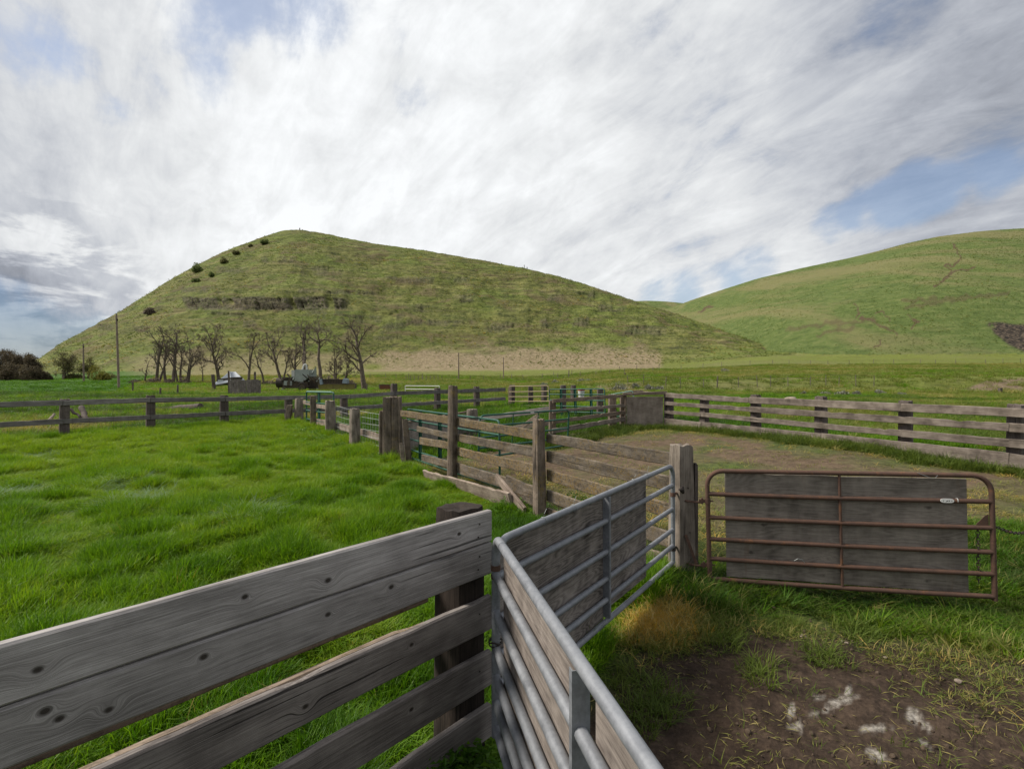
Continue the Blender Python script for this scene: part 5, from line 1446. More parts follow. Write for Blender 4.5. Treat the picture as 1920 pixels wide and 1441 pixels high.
for k, (a, b) in enumerate([((1500, 764), (1552, 762)), ((1462, 780), (1568, 790)), ((1470, 778), (1565, 783)), ((1540, 765), (1660, 771)), ((1560, 771), (1650, 775)), ((1498, 768), (1560, 772))]):
    board(tp, at(a[0], a[1], 28.5 + k * .2), at(b[0], b[1], 28.5 + k * .2), .16, .14, [W_BPOST, W_BPOST, W_PEN, W_PINK, W_PEN, W_BPOST][k], 'beam', rough=2)
lump('boulder', at(1483, 748, 34), (.8, .5, .3), ROCK, 'pale stone showing above the top rail of the right-hand pen fence', 'boulder', 9)
sl = root('steel_trough', at(1358, 775, 27), 'dark rusty feed trough behind the third gap of the right-hand pen fence', 'trough')
mb = MB(); mb.prism([(-.65, .2), (-.35, -.05), (.65, -.05), (.65, .22)], -.3, .3); mb.build('tub', COMBR, sl)
mb = MB(); mb.box((0, -.32, .2), (1.3, .03, .05)); mb.build('rim', RUST, sl)
REDP = metal('faded_red_plastic', (.26, .055, .05), (.15, .035, .03), .5)
def tub(px, py, d, r, h, mat, label, nm='feed_tub'):
    p = at(px, py, d); mb = MB(); mb.tube([(0, 0, 0), (0, 0, h)], [r * .85, r], 16); o = tag(mb.build(nm, mat, None, loc=p, smooth=True), label, 'tub')
    mb = MB(); mb.tube([(0, 0, h - .02), (0, 0, h + .02)], r * 1.06, 16); mb.build('rim', mat, o, smooth=True); return o
tub(1774, 809, 20, .16, .25, REDP, 'faded red feed tub on the grass behind the right-hand pen fence')
tub(1799, 813, 20, .22, .30, COMBR, 'brown feed tub beside the red one behind the right-hand pen fence')
tub(1882, 791, 24, .16, .22, REDP, 'red can seen behind the last post of the right-hand pen fence')
tub(1884, 823, 19, .12, .40, RUST, 'orange rusty canister beside the last post of the right-hand pen fence', 'canister')
lump('dirt_clod', at(1719, 805, 19.5), (.5, .3, .14), ROCK, 'flat dark stone in the grass behind the right-hand pen fence', 'stone', 12)
lump('boulder', at(1740, 671, 205), (9, 2.5, 1.8), metal('pale_stone', (.5, .47, .43), (.32, .29, .26), .9, 0, scale=1), 'long pale rock lying in the green patch under the right-hand hill', 'boulder', 15)
for i, (px, py, w) in enumerate(((1500, 1196, .16), (1578, 1207, .10))):
    d = 2.2 * FOC / (py - HOR); log(px, py, px + 22, py + 7, d, d - .03, .008, ['thin pale stick lying on the dirt under the rusty gate', 'short pale stick lying on the dirt right of the longer one'][i], W_PINK, 'stick')
for i, (px, py, s_) in enumerate(((1797, 1281, .05), (1908, 1277, .028), (1820, 1305, .035), (1660, 1240, .03), (1180, 1290, .018), (1905, 1345, .04))):
    d = 2.2 * FOC / (py - HOR); p = at(px, py, d); p.z = gz(p.x, p.y) + s_ * .2
    lump('pebble', p, (s_, s_ * .8, s_ * .6), [ROCK, CREAM, DARKM, ROCK, CREAM, DARKM][i], ['grey pebble on the dirt at the right', 'pale flake on the dirt at the right edge', 'dark clod on the dirt below the grey pebble', 'small grey pebble under the rusty gate', 'tiny pale chip on the dirt beside the near gate', 'dark clod at the lower right edge'][i], 'pebble', 40 + i, 2)

# ------------------------------------------------------------------ shrubs on the hill and sagebrush on the bank
HS = [(369, 500, 26, 'largest green shrub on the left ridge of the pointed hill', LEAF_D), (420, 486, 20, 'olive shrub above the largest one on the left ridge', LEAF_O), (443, 470, 18, 'brown shrub higher on the left ridge', LEAF_O), (496, 450, 18, 'dark shrub nearest the summit of the pointed hill', LEAF_D),
      (369, 522, 18, 'green shrub just below the largest ridge shrub', LEAF_D), (397, 512, 14, 'small green shrub right of the largest ridge shrub', LEAF_D), (364, 545, 22, 'spreading green shrub lowest on the left ridge', LEAF_D), (279, 580, 24, 'brown bare shrub low on the left flank of the hill', TWIG), (470, 458, 10, 'tiny shrub between the two upper ridge shrubs', LEAF_O), (418, 602, 8, 'bright small green bush under the basalt ledge', LEAF_D)]
def hill_hit(px, py):
    """walk the near hill outward until its surface reaches this elevation"""
    f1 = np.interp(px, [-300, 60, 215, 300, 545, 700, 960, 1240, 1440, 1700], [215, 205, 175, 168, 185, 196, 200, 198, 190, 190])
    Y = np.arange(150.0, 420, .5); X = (px - 960) / FOC * Y
    zg = ground_z(X, np.minimum(Y, 260)); d, t = hill_delta(np.full_like(Y, px), Y, H1, f1, zg, 1.32)
    q = HOR - FOC * (zg + d - EYE) / Y
    k = np.argmax(q <= py) if (q <= py).any() else np.argmin(q)
    return X[k], Y[k], (zg + d)[k]
for i, (px, py, w, lab, mt) in enumerate(HS):
    x, y, z = hill_hit(px, py + w * .3)
    shrub(x, y, z - .5, w * y / FOC, w * .72 * y / FOC, lab, mt, 700 + i, 1300, (.25, .55), name='hill_shrub', group='shrubs on the left ridge of the hill')
SG = [(1160, 727, 53, 2.4, 1.3, 'biggest grey sagebrush on the bank above the plywood door'), (1192, 722, 55, 1.3, .8, 'grey sagebrush right of the biggest one on the bank'), (1216, 727, 53.5, 1.6, .9, 'grey-brown sagebrush at the right end of the bare bank'), (1236, 728, 53, 1.2, .7, 'low sagebrush above the left end of the right-hand pen fence'),
      (1577, 744, 45, 1.5, .8, 'largest grey sagebrush behind the middle of the right-hand pen fence'), (1604, 741, 46, 1.2, .6, 'grey sagebrush right of the largest one behind the pen fence'), (1545, 743, 46, 1.2, .6, 'grey sagebrush left of the largest one behind the pen fence'), (1650, 738, 48, 1.3, .5, 'low grey sagebrush towards the right behind the pen fence'), (1505, 742, 46, .8, .45, 'small sagebrush left in the row behind the pen fence'), (1360, 706, 92, 2.2, .9, 'lone sagebrush on the slope above the right-hand pen fence'), (1690, 741, 46, .9, .4, 'small sagebrush at the right of the row behind the pen fence'), (1018, 716, 75, 1.6, .8, 'grey sagebrush beyond the upright green tube panel'), (1096, 712, 80, 2.6, .9, 'pale sagebrush beside the field fence above the green tube panel'), (1042, 713, 84, 1.6, .7, 'small pale sagebrush left of the one above the green tube panel')]
for i, (px, py, d, w, h, lab) in enumerate(SG):
    x = T(px, d); shrub(x, d, gz(x, d) - .05, w, h, lab, SAGE, 800 + i, 800, (.05, .11), name='sagebrush', group='sagebrush beyond the pens')
# ------------------------------------------------------------------ grass
GR = [(0.0, (.024, .064, .004)), (.25, (.056, .148, .006)), (.5, (.140, .266, .010)), (.66, (.225, .31, .022)), (.78, (.30, .28, .075)), (.88, (.40, .27, .05)), (.93, (.16, .25, .12)), (1.0, (.22, .32, .20))]
G_LAWN = grassmat('lawn_blade', GR, .5, .5, .22)
G_ROUGH = grassmat('rough_blade', [(0.0, (.030, .050, .010)), (.25, (.07, .11, .018)), (.5, (.13, .18, .03)), (.68, (.22, .22, .06)), (.8, (.38, .31, .12)), (.9, (.60, .36, .05)), (1.0, (.62, .50, .22))], .4, .6, .2)
G_WEED = grassmat('weed_leaf', GR, .45, .5, .3)

def tuft(name, n, r, h, curl, w, mat, seed, segs=3, lay=0.0):
    rr = np.random.default_rng(seed)
    V, F, B = [], [], []
    for i in range(n):
        a = rr.uniform(0, 6.283); q = r * math.sqrt(rr.uniform(0, 1))
        bx, by = q * math.cos(a), q * math.sin(a)
        hh = h * rr.uniform(.55, 1.15); ww = w * rr.uniform(.7, 1.3)
        da = a + rr.normal(0, .9); dx, dy = math.cos(da), math.sin(da)
        c = curl * rr.uniform(.3, 1.5)
        tw = da + 1.57 + rr.normal(0, .5); sx, sy = math.cos(tw) * ww, math.sin(tw) * ww
        o = len(V); bl = rr.uniform(0, 1)
        for k in range(segs + 1):
            t = k / segs
            out = c * hh * t**1.9 + lay * hh * t
            z = hh * (t - .42 * min(c, 1.6) * t**2.6)
            wd = (1 - t**1.6) if k < segs else 0
            if k < segs:
                V += [(bx + dx * out - sx * wd, by + dy * out - sy * wd, z), (bx + dx * out + sx * wd, by + dy * out + sy * wd, z)]
                B += [bl, bl]
            else:
                V.append((bx + dx * out, by + dy * out, z)); B.append(bl)
        for k in range(segs - 1):
            F.append((o + 2 * k, o + 2 * k + 1, o + 2 * k + 3, o + 2 * k + 2))
        F.append((o + 2 * segs - 2, o + 2 * segs - 1, o + 2 * segs))
    return proto(name, V, F, mat, {'bl': B})

def leafy(name, n, r, h, s, mat, seed):
    rr = np.random.default_rng(seed); V, F, B = [], [], []
    for i in range(n):
        a = rr.uniform(0, 6.283); q = r * math.sqrt(rr.uniform(0, 1)); z = h * rr.uniform(.15, 1) * (1 - .5 * (q / r)**2)
        x, y = q * math.cos(a), q * math.sin(a); d = np.array([math.cos(a + rr.normal(0, .7)), math.sin(a + rr.normal(0, .7)), rr.uniform(-.5, .5)]); d /= np.linalg.norm(d)
        u = np.cross(d, [0, 0, 1.0]); u /= np.linalg.norm(u); L = s * rr.uniform(.6, 1.3); o = len(V); p = np.array([x, y, z])
        V += [p - d * L * .5, p + u * L * .28 + [0, 0, L * .12], p + d * L * .6 - [0, 0, L * .2], p - u * L * .28 + [0, 0, L * .12]]; F += [(o, o + 1, o + 2), (o, o + 2, o + 3)]; b = rr.uniform(0, 1); B += [b] * 4
    return proto(name, np.array(V), F, mat, {'bl': B})

LT_ = [tuft('lawn_tuft_%d' % i, 36, .085, .165, .75, .0040, G_LAWN, 900 + i) for i in range(5)] + [tuft('lawn_tuft_laid', 40, .10, .24, 1.5, .0046, G_LAWN, 910, lay=.6)]
RT_ = [tuft('rough_tuft_%d' % i, 34, .10, .15, .9, .0036, G_ROUGH, 920 + i) for i in range(4)]
ST_ = [tuft('sparse_tuft_%d' % i, 12, .07, .055, 1.6, .0024, G_ROUGH, 930 + i, lay=.6) for i in range(4)]
FT_ = [tuft('far_tuft_%d' % i, 40, .42, .34, .8, .013, G_ROUGH, 940 + i, 2) for i in range(4)]
FG_ = [tuft('far_green_tuft_%d' % i, 40, .42, .30, .7, .013, G_LAWN, 945 + i, 2) for i in range(3)]
WD_ = [leafy('weed_%d' % i, 60, .16, .26, .05, G_WEED, 950 + i) for i in range(3)]
BG_ = [tuft('bunch_%d' % i, 26, .30, .55, .9, .035, G_ROUGH, 960 + i, 2) for i in range(4)]

def field(n, x0, x1, y0, y1):
    return nrng.uniform(x0, x1, n), nrng.uniform(y0, y1, n)

def put_grass(name, protos, X, Y, h, tint, idx, label, wind=.0, wdir=0.0, ss=(.8, 1.25), zoff=-.01):
    n = len(X)
    Z = ground_z(X, Y) + zoff
    la = fbm(X * .45, Y * .45, 2, 71) * 9 + wdir
    tl = wind * (.35 + fbm(X * .9, Y * .9, 2, 72))
    rot = np.stack([tl * np.cos(la) + nrng.normal(0, .07, n), tl * np.sin(la) + nrng.normal(0, .07, n), nrng.uniform(0, 6.283, n)], 1)
    s = nrng.uniform(ss[0], ss[1], n)
    scl = np.stack([s, s, s * h], 1)
    return scatter(name, protos, np.stack([X, Y, Z], 1), rot, scl, tint, idx, label, 'grass')

def in_view(X, Y, m=.12):
    return np.abs(X / np.maximum(Y, .2)) < .96 + m

# the paddock lawn ------------------------------------------------
X, Y = field(230000, -22.5, 1.9, .8, 24)
s, sE, sn = lawn_mask(X, Y)
k = (s < -.02) & (sE < .35) & (sn > -.05) & in_view(X, Y, .22)
dens = np.clip(11.0 / np.maximum(Y, 1), .42, 1.0)
k &= nrng.random(len(X)) < dens
X, Y, s, sE, sn = X[k], Y[k], s[k], sE[k], sn[k]
big = fbm(X * .42, Y * .42, 3, 73); med = fbm(X * 2.1, Y * 2.1, 3, 74)
h = .55 + 1.15 * sstep(.35, .72, med) + .35 * (big - .5) + .35 * sstep(-.7, -.1, s) * (Y > 12) - .55 * sstep(-1.1, -.5, s) * (Y > 7.4) * (Y < 11.6)
tint = .47 + .50 * (big - .5) + .62 * (.5 - med) + .22 * sstep(7, 16, Y) + nrng.normal(0, .05, len(X))
bl = np.zeros(len(X))
for (px, py, r) in ((225, 905, .42), (170, 918, .30), (235, 945, .42), (280, 930, .35), (470, 975, .36), (450, 828, .5), (90, 855, .4), (10, 925, .35), (430, 840, .4)):
    d = 2.08 * FOC / (py - HOR); cx = T(px, d)
    bl = np.maximum(bl, sstep(r * 1.15, r * .25, np.hypot((X - cx) * .75, (Y - d) * .8) + (med - .5) * .3))
pale = (bl > .25) & (nrng.random(len(X)) < .32 * bl)  # flattened grass; its silvery sheen is painted in as a pale tint
tint = np.clip(tint, .02, .60); tint = np.where(pale, nrng.uniform(.98, 1.0, len(X)), tint)
h = np.clip(h, .30, 1.9); h = np.where(pale, h * .6, h)
straw = nrng.random(len(X)) < .008
tint = np.where(straw, .76, tint)
idx = np.where(pale, 5, nrng.integers(0, 5, len(X)))
put_grass('lawn_grass', LT_, X, Y, h, tint, idx, 'lush bright green grass filling the paddock, clumped and wind-laid', wind=.24, ss=(.85, 1.3))

# long grass along the gates, under the rusty gate and at the right -----------
X, Y = field(26000, .35, 7.5, 3.6, 7.2)
n2 = fbm(X * 1.3, Y * 1.3, 3, 81)
lineY = 5.5 - (X - 2.02) * .253
dd = Y - lineY
s, sE, sn = lawn_mask(X, Y)
strip = sstep(-.52, -.18, dd + (n2 - .5) * .9) * sstep(1.0, .2, dd + (n2 - .5) * 1.2) * (X > 1.75)
corner = sstep(.62, .1, np.hypot((X - 1.85) * .85, Y - 5.3) + (n2 - .5) * .4)
gfoot = sstep(.16, .02, -sn + (n2 - .5) * .2) * (sn < .02) * (Y > 3.3) * (X < 1.75)
rightg = sstep(3.9, 4.5, X + (n2 - .5) * 1.2 - .2 * (Y - 4)) * sstep(4.2, 4.6, Y + (n2 - .5) * .6)
pr = np.maximum(np.maximum(strip, corner), np.maximum(gfoot * .35, rightg)) * .8 * (1 - sstep(.75, .45, np.hypot(X - 1.14, Y - 4.6)))
k = (nrng.random(len(X)) < pr) & in_view(X, Y) & (sn < .0)
X, Y, n2, dd, cor = X[k], Y[k], n2[k], dd[k], corner[k]
h = (.40 + .5 * n2 + .45 * cor) * np.where((dd > -.55) & (dd < .4) & (X > 1.95), .34, 1)
tint = np.clip(.24 + .5 * (n2 - .5) + nrng.normal(0, .09, len(X)) + .10 * sstep(0, -.8, dd), .02, .62)
tint = np.where(nrng.random(len(X)) < .05, .72, tint)
put_grass('long_grass', LT_ + RT_, X, Y, h * .9, tint, np.where(nrng.random(len(X)) < .45, nrng.integers(0, 5, len(X)), nrng.integers(6, 10, len(X))), 'long dark green grass hanging over the foot of the gates and the hinge post', wind=.5, ss=(.8, 1.4))

# dry orange patch and weeds on the dirt ------------------------------
X, Y = field(5200, .3, 2.1, 3.7, 5.3)
n2 = fbm(X * 2, Y * 2, 3, 83); s, sE, sn = lawn_mask(X, Y)
pr = .6 * sstep(.66, .2, np.hypot((X - 1.16), (Y - 4.60) * .95) + (n2 - .5) * .8)
k = (nrng.random(len(X)) < pr * .75) & (sn < -.01)
X, Y, n2 = X[k], Y[k], n2[k]
core = sstep(.60, .2, np.hypot(X - 1.14, Y - 4.62) + (n2 - .5) * .4)
tint = np.clip(.50 + .45 * core * (.6 + n2 * .7) + nrng.normal(0, .13, len(X)), .22, .93)
put_grass('dry_grass', [RT_[0], RT_[1], ST_[0], ST_[1]], X, Y, .75 + .4 * n2, tint, nrng.integers(0, 4, len(X)), 'patch of dying yellow-orange grass at the foot of the second galvanised gate', wind=.5, ss=(.7, 1.15))
X, Y = field(16000, -.1, 5.2, 1.6, 5.0)
n2 = fbm(X * 1.7, Y * 1.7, 4, 84)
gate = X + .09 - (2.97 - Y) * .2337
edge = sstep(3.2, 4.6, Y) + .10 * sstep(1.1, .2, gate)
k = (gate > .08) & in_view(X, Y, .05) & (nrng.random(len(X)) < np.clip(sstep(.47, .66, n2) * (.08 + .62 * edge), .02, 1))
X, Y, n2 = X[k], Y[k], n2[k]
tint = np.clip(.50 + .5 * (n2 - .5) + nrng.normal(0, .14, len(X)), .12, .78)
put_grass('weeds', ST_, X, Y, nrng.uniform(.7, 1.5, len(X)), tint, nrng.integers(0, 4, len(X)), 'sparse low weeds and straw trodden into the bare dirt', wind=.5, ss=(.55, 1.3), zoff=-.004)
# green clumps on the dirt, leafy weeds by the posts ---------------------
C = []
for (px, py, r, n, tt) in ((1222, 1328, .20, 16, .36), (1205, 1345, .14, 8, .4), (1550, 1240, .13, 14, .42), (1170, 1275, .16, 16, .45), (1430, 1270, .12, 8, .5), (1345, 1210, .2, 12, .42), (1620, 1180, .22, 20, .38), (1460, 1170, .2, 16, .45)):
    d = 2.2 * FOC / (py - HOR); cx = T(px, d)
    for j in range(n):
        C.append((cx + nrng.normal(0, r * .5), d + nrng.normal(0, r * .5), tt + nrng.normal(0, .06), 0))
for j in range(130):            # between the plank fence and the nearest gate
    t = nrng.random(); y = 1.5 + 1.4 * t
    C.append((-.09 + (2.97 - y) * .2337 - .12 - abs(nrng.normal(0, .16)), y, .26 + nrng.normal(0, .08), 1))
for j in range(420):            # along the wire fence and the corner post
    t = nrng.random(); x = -2.4 + t * -5.4; y = 12.6 + t * 7.5
    C.append((x + nrng.normal(-.25, .45), y + nrng.normal(-.3, .5), .36 + nrng.normal(0, .08), 1))
for j in range(22):
    C.append((1.0 + nrng.normal(0, .8), 7.9 + nrng.normal(0, .5), .34 + nrng.normal(0, .08), 1)) if False else C.append((.35 + nrng.normal(0, .35), 8.25 + nrng.normal(0, .3), .33 + nrng.normal(0, .08), 1))
C = np.array(C); m = C[:, 3] > .5
put_grass('leafy_weeds', WD_ + [RT_[2]], C[:, 0], C[:, 1], nrng.uniform(.6, 1.1, len(C)), C[:, 2], np.where(m, nrng.integers(0, 3, len(C)), 3), 'leafy green weeds growing along the fences and in clumps on the dirt', ss=(.5, 1.15))

# the pen: short trodden grass round the bare middle, longer along the boards ----
X, Y = field(120000, -3.5, 13.5, 5.6, 20)
n2 = fbm(X * .9, Y * .9, 4, 55); n3 = fbm(X * 2.4, Y * 2.4, 3, 86)
s, sE, sn = lawn_mask(X, Y)
gG = -(7.6 * (X - 5.12) + 4.51 * (Y - 18)) / 8.84            # metres inside the right-hand fence
gF = ((X - 1.16) * -.699 + (Y - 15.56) * .716) * -1          # metres in front of the alley fence
bare = sstep(4.6, 2.2, np.abs(Y - 13.3 + .1 * X)) * sstep(.25, 1.3, gG) * sstep(1.0, 2.0, s)
edge = np.maximum(sstep(1.0, .15, gG + (n2 - .5) * .9) * (gG > -.15), sstep(1.2, .2, gF + (n2 - .5)) * (gF > -.1) * (X < 5.3) * (X > 1.0))
pr = np.clip(np.maximum(edge, (1 - bare) * (.16 + .95 * (n3 - .40)) + .04), 0, 1)
k = (s > .12) & (gG > -.15) & in_view(X, Y, .1) & (nrng.random(len(X)) < pr) & ((Y - 5.5 + (X - 2.02) * .253 > .6) | (X < 1.7)) & ((gF > -.1) | (X > 4.2))
X, Y, n2, edge, n3 = X[k], Y[k], n2[k], edge[k], n3[k]
h = np.where(edge > .4, nrng.uniform(1.2, 2.4, len(X)), nrng.uniform(.5, 1.1, len(X)))
tint = np.clip(np.where(edge > .4, .34, .64) + .5 * (n3 - .5) + nrng.normal(0, .09, len(X)), .1, .82)
tall = (edge > .4) & (nrng.random(len(X)) < .5)
put_grass('pen_grass', ST_ + RT_, X, Y, np.where(tall, h * .55, h), tint, np.where(tall, nrng.integers(4, 8, len(X)), nrng.integers(0, 4, len(X))), 'short trodden olive grass of the pen, longer and greener along its boards', wind=.3, ss=(.9, 1.7))

# alleys and pasture beyond the fences ------------------------------------
X, Y = field(150000, -50, 52, 13.5, 52)
s, sE, sn = lawn_mask(X, Y)
gG = -(7.6 * (X - 5.12) + 4.51 * (Y - 18)) / 8.84
gF = ((X - 1.16) * -.699 + (Y - 15.56) * .716) * -1
n2 = fbm(X * .25, Y * .25, 4, 88); n3 = fbm(X * 1.2, Y * 1.2, 3, 89)
beyond = (sE > .2) | ((s > .1) & (gF < -.1) & (gG > 0) & (X < 4.3)) | (gG < -.15)
alley = (s > .1) & (sE < .2) & (gF < -.1)
k = beyond & in_view(X, Y, .1) & (nrng.random(len(X)) < np.clip(16 / Y, .3, 1))
X, Y, n2, n3, sE, alley, gG = X[k], Y[k], n2[k], n3[k], sE[k], alley[k], gG[k]
tint = .36 + .8 * (n2 - .5) + .3 * (n3 - .5) + nrng.normal(0, .07, len(X))
brown = sstep(.50, .66, fbm(X * .16 + 4, Y * .3, 3, 90)) * (sE > .2) * (Y < 34) * (X < 2)
tint = np.where(alley, tint - .02, tint + .32 * brown)
tint = np.where((gG < -.15) & (gG > -3.5), tint - .12, np.where(gG < -3.5, tint + .10, tint))
grn = nrng.random(len(X)) < np.where((gG < -.15) & (gG > -4), .85, np.where(alley, .7, np.where(gG < -4, .12, .38)))
put_grass('pasture_grass', RT_ + LT_[:4], X, Y, nrng.uniform(.6, 1.15, len(X)) * (1 + .5 * (n3 - .5)), np.clip(tint, .05, .76), np.where(grn & (tint < .62), nrng.integers(4, 8, len(X)), nrng.integers(0, 4, len(X))), 'rough green and tan pasture grass beyond the fences', wind=.3, ss=(1.1, 2.0))
X, Y = field(90000, -130, 130, 48, 135)
n2 = fbm(X * .1, Y * .1, 4, 91); n3 = fbm(X * .5, Y * .5, 3, 92)
px = 960 + FOC * X / Y
k = in_view(X, Y, .05) & (nrng.random(len(X)) < np.clip(.3 + 1.1 * (n3 - .3), .1, 1) * np.where(px < 225 + (Y - 60) * 1.2, .55, 1)) 
X, Y, n2, n3, px = X[k], Y[k], n2[k], n3[k], px[k]
fld = px < 225 + (Y - 60) * 1.2
tint = np.where(fld, .26 + .3 * (n2 - .5), .50 + .08 * (px > 700) + .5 * (n2 - .5)) + nrng.normal(0, .07, len(X)) + np.where(~fld & (Y > 82) & (px < 700), .16, 0)
put_grass('field_grass', FT_ + FG_, X, Y, nrng.uniform(.5, 1.05, len(X)) * np.where(fld, .8, 1), np.clip(tint, .05, .74), np.where(fld | ((n3 > np.where(px < 700, .42, .6)) & (tint < .55)), nrng.integers(4, 7, len(X)), nrng.integers(0, 4, len(X))), 'grass of the wider fields out to the foot of the hills', wind=.2, ss=(.8, 1.5), zoff=-.03)

# straw, clods and chips on the bare dirt -------------------------------
LIT = [proto('straw_%d' % i, [(-.03, 0, .004), (0, .0016 + .004 * (i - 1), .008), (.03, 0, .003), (0, -.0016 + .004 * (i - 1), .006)], [(0, 1, 2, 3)], G_ROUGH, {'bl': [.5] * 4}) for i in range(3)]
clod_m = wood('dry_clod', (.11, .08, .055), (.062, .044, .031), (.025, .018, .013))
import bmesh
for i in range(3):
    bm = bmesh.new(); bmesh.ops.create_icosphere(bm, subdivisions=2, radius=.014)
    for v in bm.verts: v.co *= 1 + .7 * (float(vnoise(np.array(v.co.x * 90 + i * 9), np.array(v.co.y * 90 + v.co.z * 70), i)) - .5)
    me = bpy.data.meshes.new('zclod_%d' % i); bm.to_mesh(me); bm.free(); me.materials.append(clod_m); LIT.append(bpy.data.objects.new('zclod_%d' % i, me))
X, Y = field(15000, -.2, 5.4, 1.4, 5.4)
n2 = fbm(X * 1.3, Y * 1.3, 3, 101); gate = X + .09 - (2.97 - Y) * .2337
k = (gate > .06) & in_view(X, Y, .05) & (nrng.random(len(X)) < .15 + .9 * sstep(.4, .62, n2))
X, Y = X[k], Y[k]; n = len(X); st = nrng.random(n) < .80
scl = np.where(st, nrng.uniform(.5, 1.5, n), nrng.uniform(.2, 1.1, n)**1.7)
scatter('soil_litter', LIT, np.stack([X, Y, ground_z(X, Y) + .002], 1), np.stack([np.where(st, nrng.normal(0, .25, n), nrng.uniform(0, 6, n)), nrng.normal(0, .2, n), nrng.uniform(0, 6.28, n)], 1), np.stack([scl] * 3, 1), nrng.uniform(.60, .80, n), np.where(st, nrng.integers(0, 3, n), nrng.integers(3, 6, n)), 'straw bits and small clods scattered on the bare dirt', 'litter')

# bunch grass on the hills ---------------------------------------------
def hill_clumps(name, V, A, n, sz, lo, hi, label, keep):
    w = keep(V, A)
    i = nrng.choice(len(V), n, p=w / w.sum())
    P = V[i] + np.stack([nrng.normal(0, .5, n), nrng.normal(0, .5, n), np.full(n, -.06)], 1)
    q = fbm(P[:, 0] * .05, P[:, 1] * .05 + P[:, 2] * .1, 4, 95)
    tint = np.clip(lo + (hi - lo) * (.5 + 1.9 * (q - .5)) + nrng.normal(0, .10, n), .03, .84)
    s = nrng.uniform(sz[0], sz[1], n) * (.7 + .6 * q)
    rot = np.stack([nrng.normal(0, .1, n), nrng.normal(0, .1, n), nrng.uniform(0, 6.28, n)], 1)
    scatter(name, BG_, P, rot, np.stack([s, s, s * nrng.uniform(.7, 1.2, n)], 1), tint, nrng.integers(0, 4, n), label, 'grass')
ob, V, A = TERR[1]
hill_clumps('hill_grass', V, A, 36000, (.55, 1.15), .34, .72, 'tufted olive bunch grass covering the pointed hill', lambda V, A: (V[:, 1]**1.0) * (1 - .9 * A['rock']) * sstep(.2, .6, fbm(V[:, 0] * .06, V[:, 2] * .12, 3, 97)))
ob, V, A = TERR[2]
hill_clumps('hill_grass', V, A, 16000, (.5, .95), .30, .60, 'fine pale green grass covering the rounded right-hand hill', lambda V, A: (V[:, 1]**1.0) * (1 - .97 * A['burn']) * (V[:, 1] < 520) * sstep(.3, .6, fbm(V[:, 0] * .04, V[:, 1] * .02, 3, 98)))
# ------------------------------------------------------------------ sky, sun, camera
SUN_AZ, SUN_EL = -84.0, 47.0           # degrees from straight ahead (left is negative), elevation
W = bpy.data.worlds.new('World'); sc.world = W; W.use_nodes = True
W.node_tree.nodes.clear(); N = NT(W.node_tree)
wo = N.n('ShaderNodeOutputWorld')
sky = N.n('ShaderNodeTexSky', sky_type='NISHITA', sun_disc=False, sun_elevation=math.radians(SUN_EL), sun_rotation=math.radians(SUN_AZ), air_density=1.0, dust_density=1.2, ozone_density=1.0)
d = N.vm('NORMALIZE', N.n('ShaderNodeTexCoord').outputs['Generated'])
sp_ = N.n('ShaderNodeSeparateXYZ', {0: d}); dx, dy, dz = sp_.outputs
dzc = N.m('ADD', N.m('MAXIMUM', dz, 0.0), .50)
pl = N.n('ShaderNodeCombineXYZ', {0: N.m('DIVIDE', dx, dzc), 1: N.m('DIVIDE', dy, dzc), 2: 0.0}).outputs[0]
def sdir(px, py):
    v = Vector(((px - 960) / FOC, 1, -(py - HOR) / FOC)).normalized(); return tuple(v)
def lobe(px, py, r0, r1):
    """1 near a sky direction, fading between the two angles (degrees)"""
    c = N.vm('DOT_PRODUCT', d, sdir(px, py), out=1)
    return N.rng(c, math.cos(math.radians(r1)), math.cos(math.radians(r0)))
def lobes(lst):
    t = 0.0
    for (px, py, r0, r1, a) in lst:
        t = N.m('ADD', t, N.m('MULTIPLY', lobe(px, py, r0, r1), a))
    return t
def streaks(az, sx, sy):
    """cloud-plane coordinates drawn out along one heading"""
    r = N.n('ShaderNodeMapping', {'Vector': pl, 'Rotation': (0, 0, math.radians(az))}).outputs[0]
    return N.vm('MULTIPLY', r, (sx, sy, 1))
wisp = N.noise(streaks(-16, 2.2, .75), 3.2, 10, .60, .5)
fine = N.noise(streaks(-40, 2.6, .9), 5.0, 10, .64, .5)
puff = N.noise(N.vm('MULTIPLY', d, (1, 1, 1.5)), 9.0, 11, .62, .25)
tiny = N.noise(d, 26.0, 6, .6, .2)
large = N.noise(d, 3.0, 4, .5)
base = N.m('ADD', N.m('MULTIPLY', wisp, .40), N.m('ADD', N.m('MULTIPLY', puff, .35), N.m('MULTIPLY', fine, .25)))
gap = lobes([(1720, 365, .3, 3.6, .85), (1640, 392, .3, 3.0, .75), (1560, 422, .3, 2.6, .7), (1820, 350, .3, 3.4, .7), (1910, 335, .3, 3.4, .5), (1420, 516, .3, 4, .6), (1330, 545, .3, 4, .55), (1250, 556, .3, 4, .6),
             (20, 660, 2, 10, 1.15), (110, 640, 1, 6, .4), (560, 0, .5, 7, .65), (610, 30, .5, 3.5, .3), (380, 20, .5, 5, .5), (740, 35, .5, 4, .5), (400, 165, .3, 3, .45), (790, 205, .5, 4.5, .45), (60, 95, .5, 5, .4), (220, 235, .5, 3, .35), (1700, 30, .5, 6, .3), (1000, 10, .5, 4, .3)])
cov = N.m('ADD', N.m('SUBTRACT', N.m('ADD', N.m('MULTIPLY', N.m('SUBTRACT', base, .52), 5.0), 1.25), N.m('MULTIPLY', gap, 1.25)), lobes([(860, 330, 5, 24, .5), (100, 535, 1, 5, .7), (1830, 410, .5, 4, .7), (200, 420, 3, 12, .4)]))
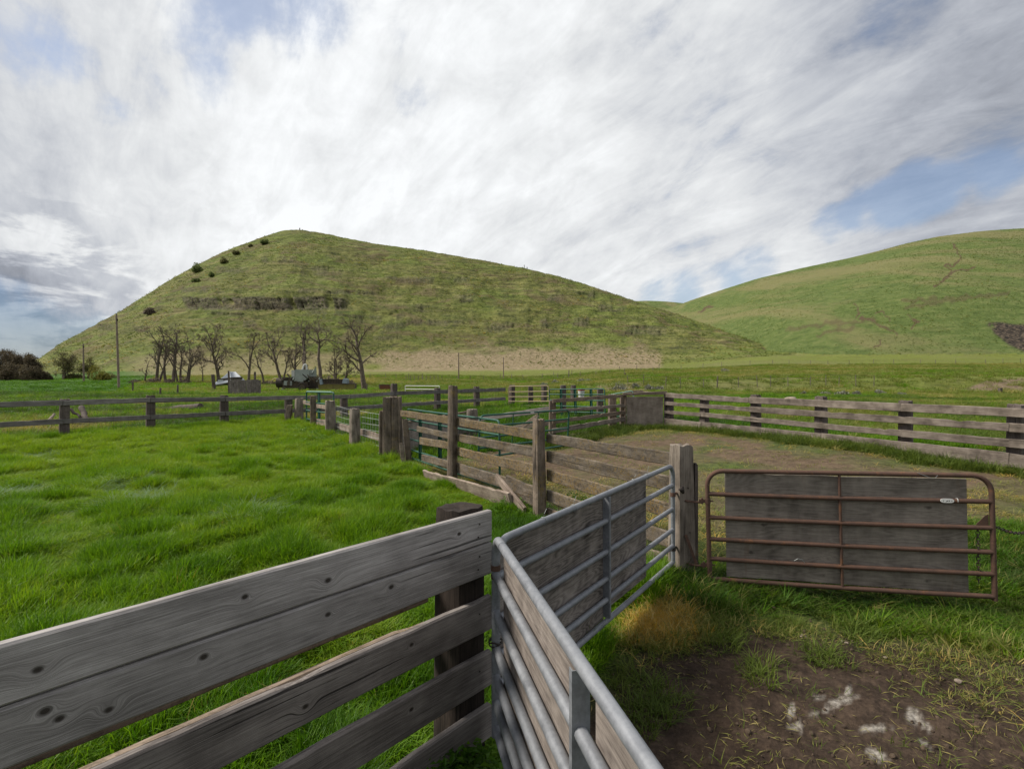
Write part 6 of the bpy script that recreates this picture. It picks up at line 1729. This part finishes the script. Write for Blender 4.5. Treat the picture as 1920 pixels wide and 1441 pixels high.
cov = N.rng(N.m('MAXIMUM', N.m('MINIMUM', cov, 1.0), 0.0), 0.0, 1.0, .40, 1.0)
glow = lobes([(640, 290, 2, 26, .08), (820, 330, 1, 46, .11)])
sh = N.m('ADD', N.m('MULTIPLY', N.m('SUBTRACT', puff, .5), .62), N.m('ADD', N.m('MULTIPLY', N.m('SUBTRACT', large, .5), .30), N.m('ADD', N.m('MULTIPLY', N.m('SUBTRACT', fine, .5), .85), N.m('MULTIPLY', N.m('SUBTRACT', wisp, .5), .55))))
val = N.m('ADD', N.m('ADD', .455, glow), N.m('MULTIPLY', sh, .42))
val = N.m('SUBTRACT', val, lobes([(10, 600, 1, 7, .13), (1990, 0, 3, 24, .14), (-60, 20, 3, 22, .05), (60, 470, 1, 7, .01)]))
cu = N.noise(N.n('ShaderNodeCombineXYZ', {0: N.m('MULTIPLY', dx, 9.0), 1: N.m('MULTIPLY', dz, 24.0), 2: 0.0}).outputs[0], 1.0, 9, .58, .3)
cub = N.rng(cu, .44, .56)
val = N.m('ADD', val, N.m('MULTIPLY', N.m('MULTIPLY', N.m('SUBTRACT', cub, .42), .22), lobe(90, 545, 2, 9)))
val = N.m('MAXIMUM', N.m('MINIMUM', val, .69), .14)
tintc = N.mix(N.rng(val, .22, .60), c4((.885, .945, 1.08)), c4((.965, .985, 1.0)))
STR = .1
cl = N.vm('SCALE', N.mix(1.0, tintc, N.n('ShaderNodeCombineColor', {0: val, 1: val, 2: val}).outputs[0], 'MULTIPLY'), scale=1 / STR)
blue = N.mix(1.0, sky.outputs[0], N.mix(lobe(-40, 640, 4, 20), c4((.88, .90, .95)), c4((.24, .33, .47))), 'MULTIPLY')
colr = N.mix(cov, blue, cl)
bg = N.n('ShaderNodeBackground', {0: colr, 1: STR})
N.t.links.new(bg.outputs[0], wo.inputs[0])

sl_ = bpy.data.lights.new('sun', 'SUN'); sl_.energy = 3.7; sl_.angle = math.radians(15); sl_.color = (1.0, .93, .82)
so = bpy.data.objects.new('sun', sl_); COL.objects.link(so)
a_, e_ = math.radians(SUN_AZ), math.radians(SUN_EL)
sv = Vector((math.sin(a_) * math.cos(e_), math.cos(a_) * math.cos(e_), math.sin(e_)))
so.rotation_euler = sv.to_track_quat('Z', 'Y').to_euler(); so.location = sv * 60

cam = bpy.data.cameras.new('camera'); co = bpy.data.objects.new('camera', cam); COL.objects.link(co)
co.location = (0, 0, EYE); co.rotation_euler = (math.radians(90), 0, 0)
cam.sensor_width = 36; cam.sensor_fit = 'HORIZONTAL'; cam.lens = FOC / 1920 * 36
cam.shift_y = -(720.5 - HOR) / 1920
cam.clip_start = .05; cam.clip_end = 6000
sc.camera = co
sc.view_settings.view_transform = 'Standard'; sc.view_settings.look = 'None'; sc.view_settings.exposure = 0.55; sc.view_settings.gamma = 1.0
sc.render.engine = 'CYCLES'
sc.cycles.max_bounces = 6; sc.cycles.diffuse_bounces = 3; sc.cycles.glossy_bounces = 2; sc.cycles.transmission_bounces = 4
sc.cycles.use_denoising = True
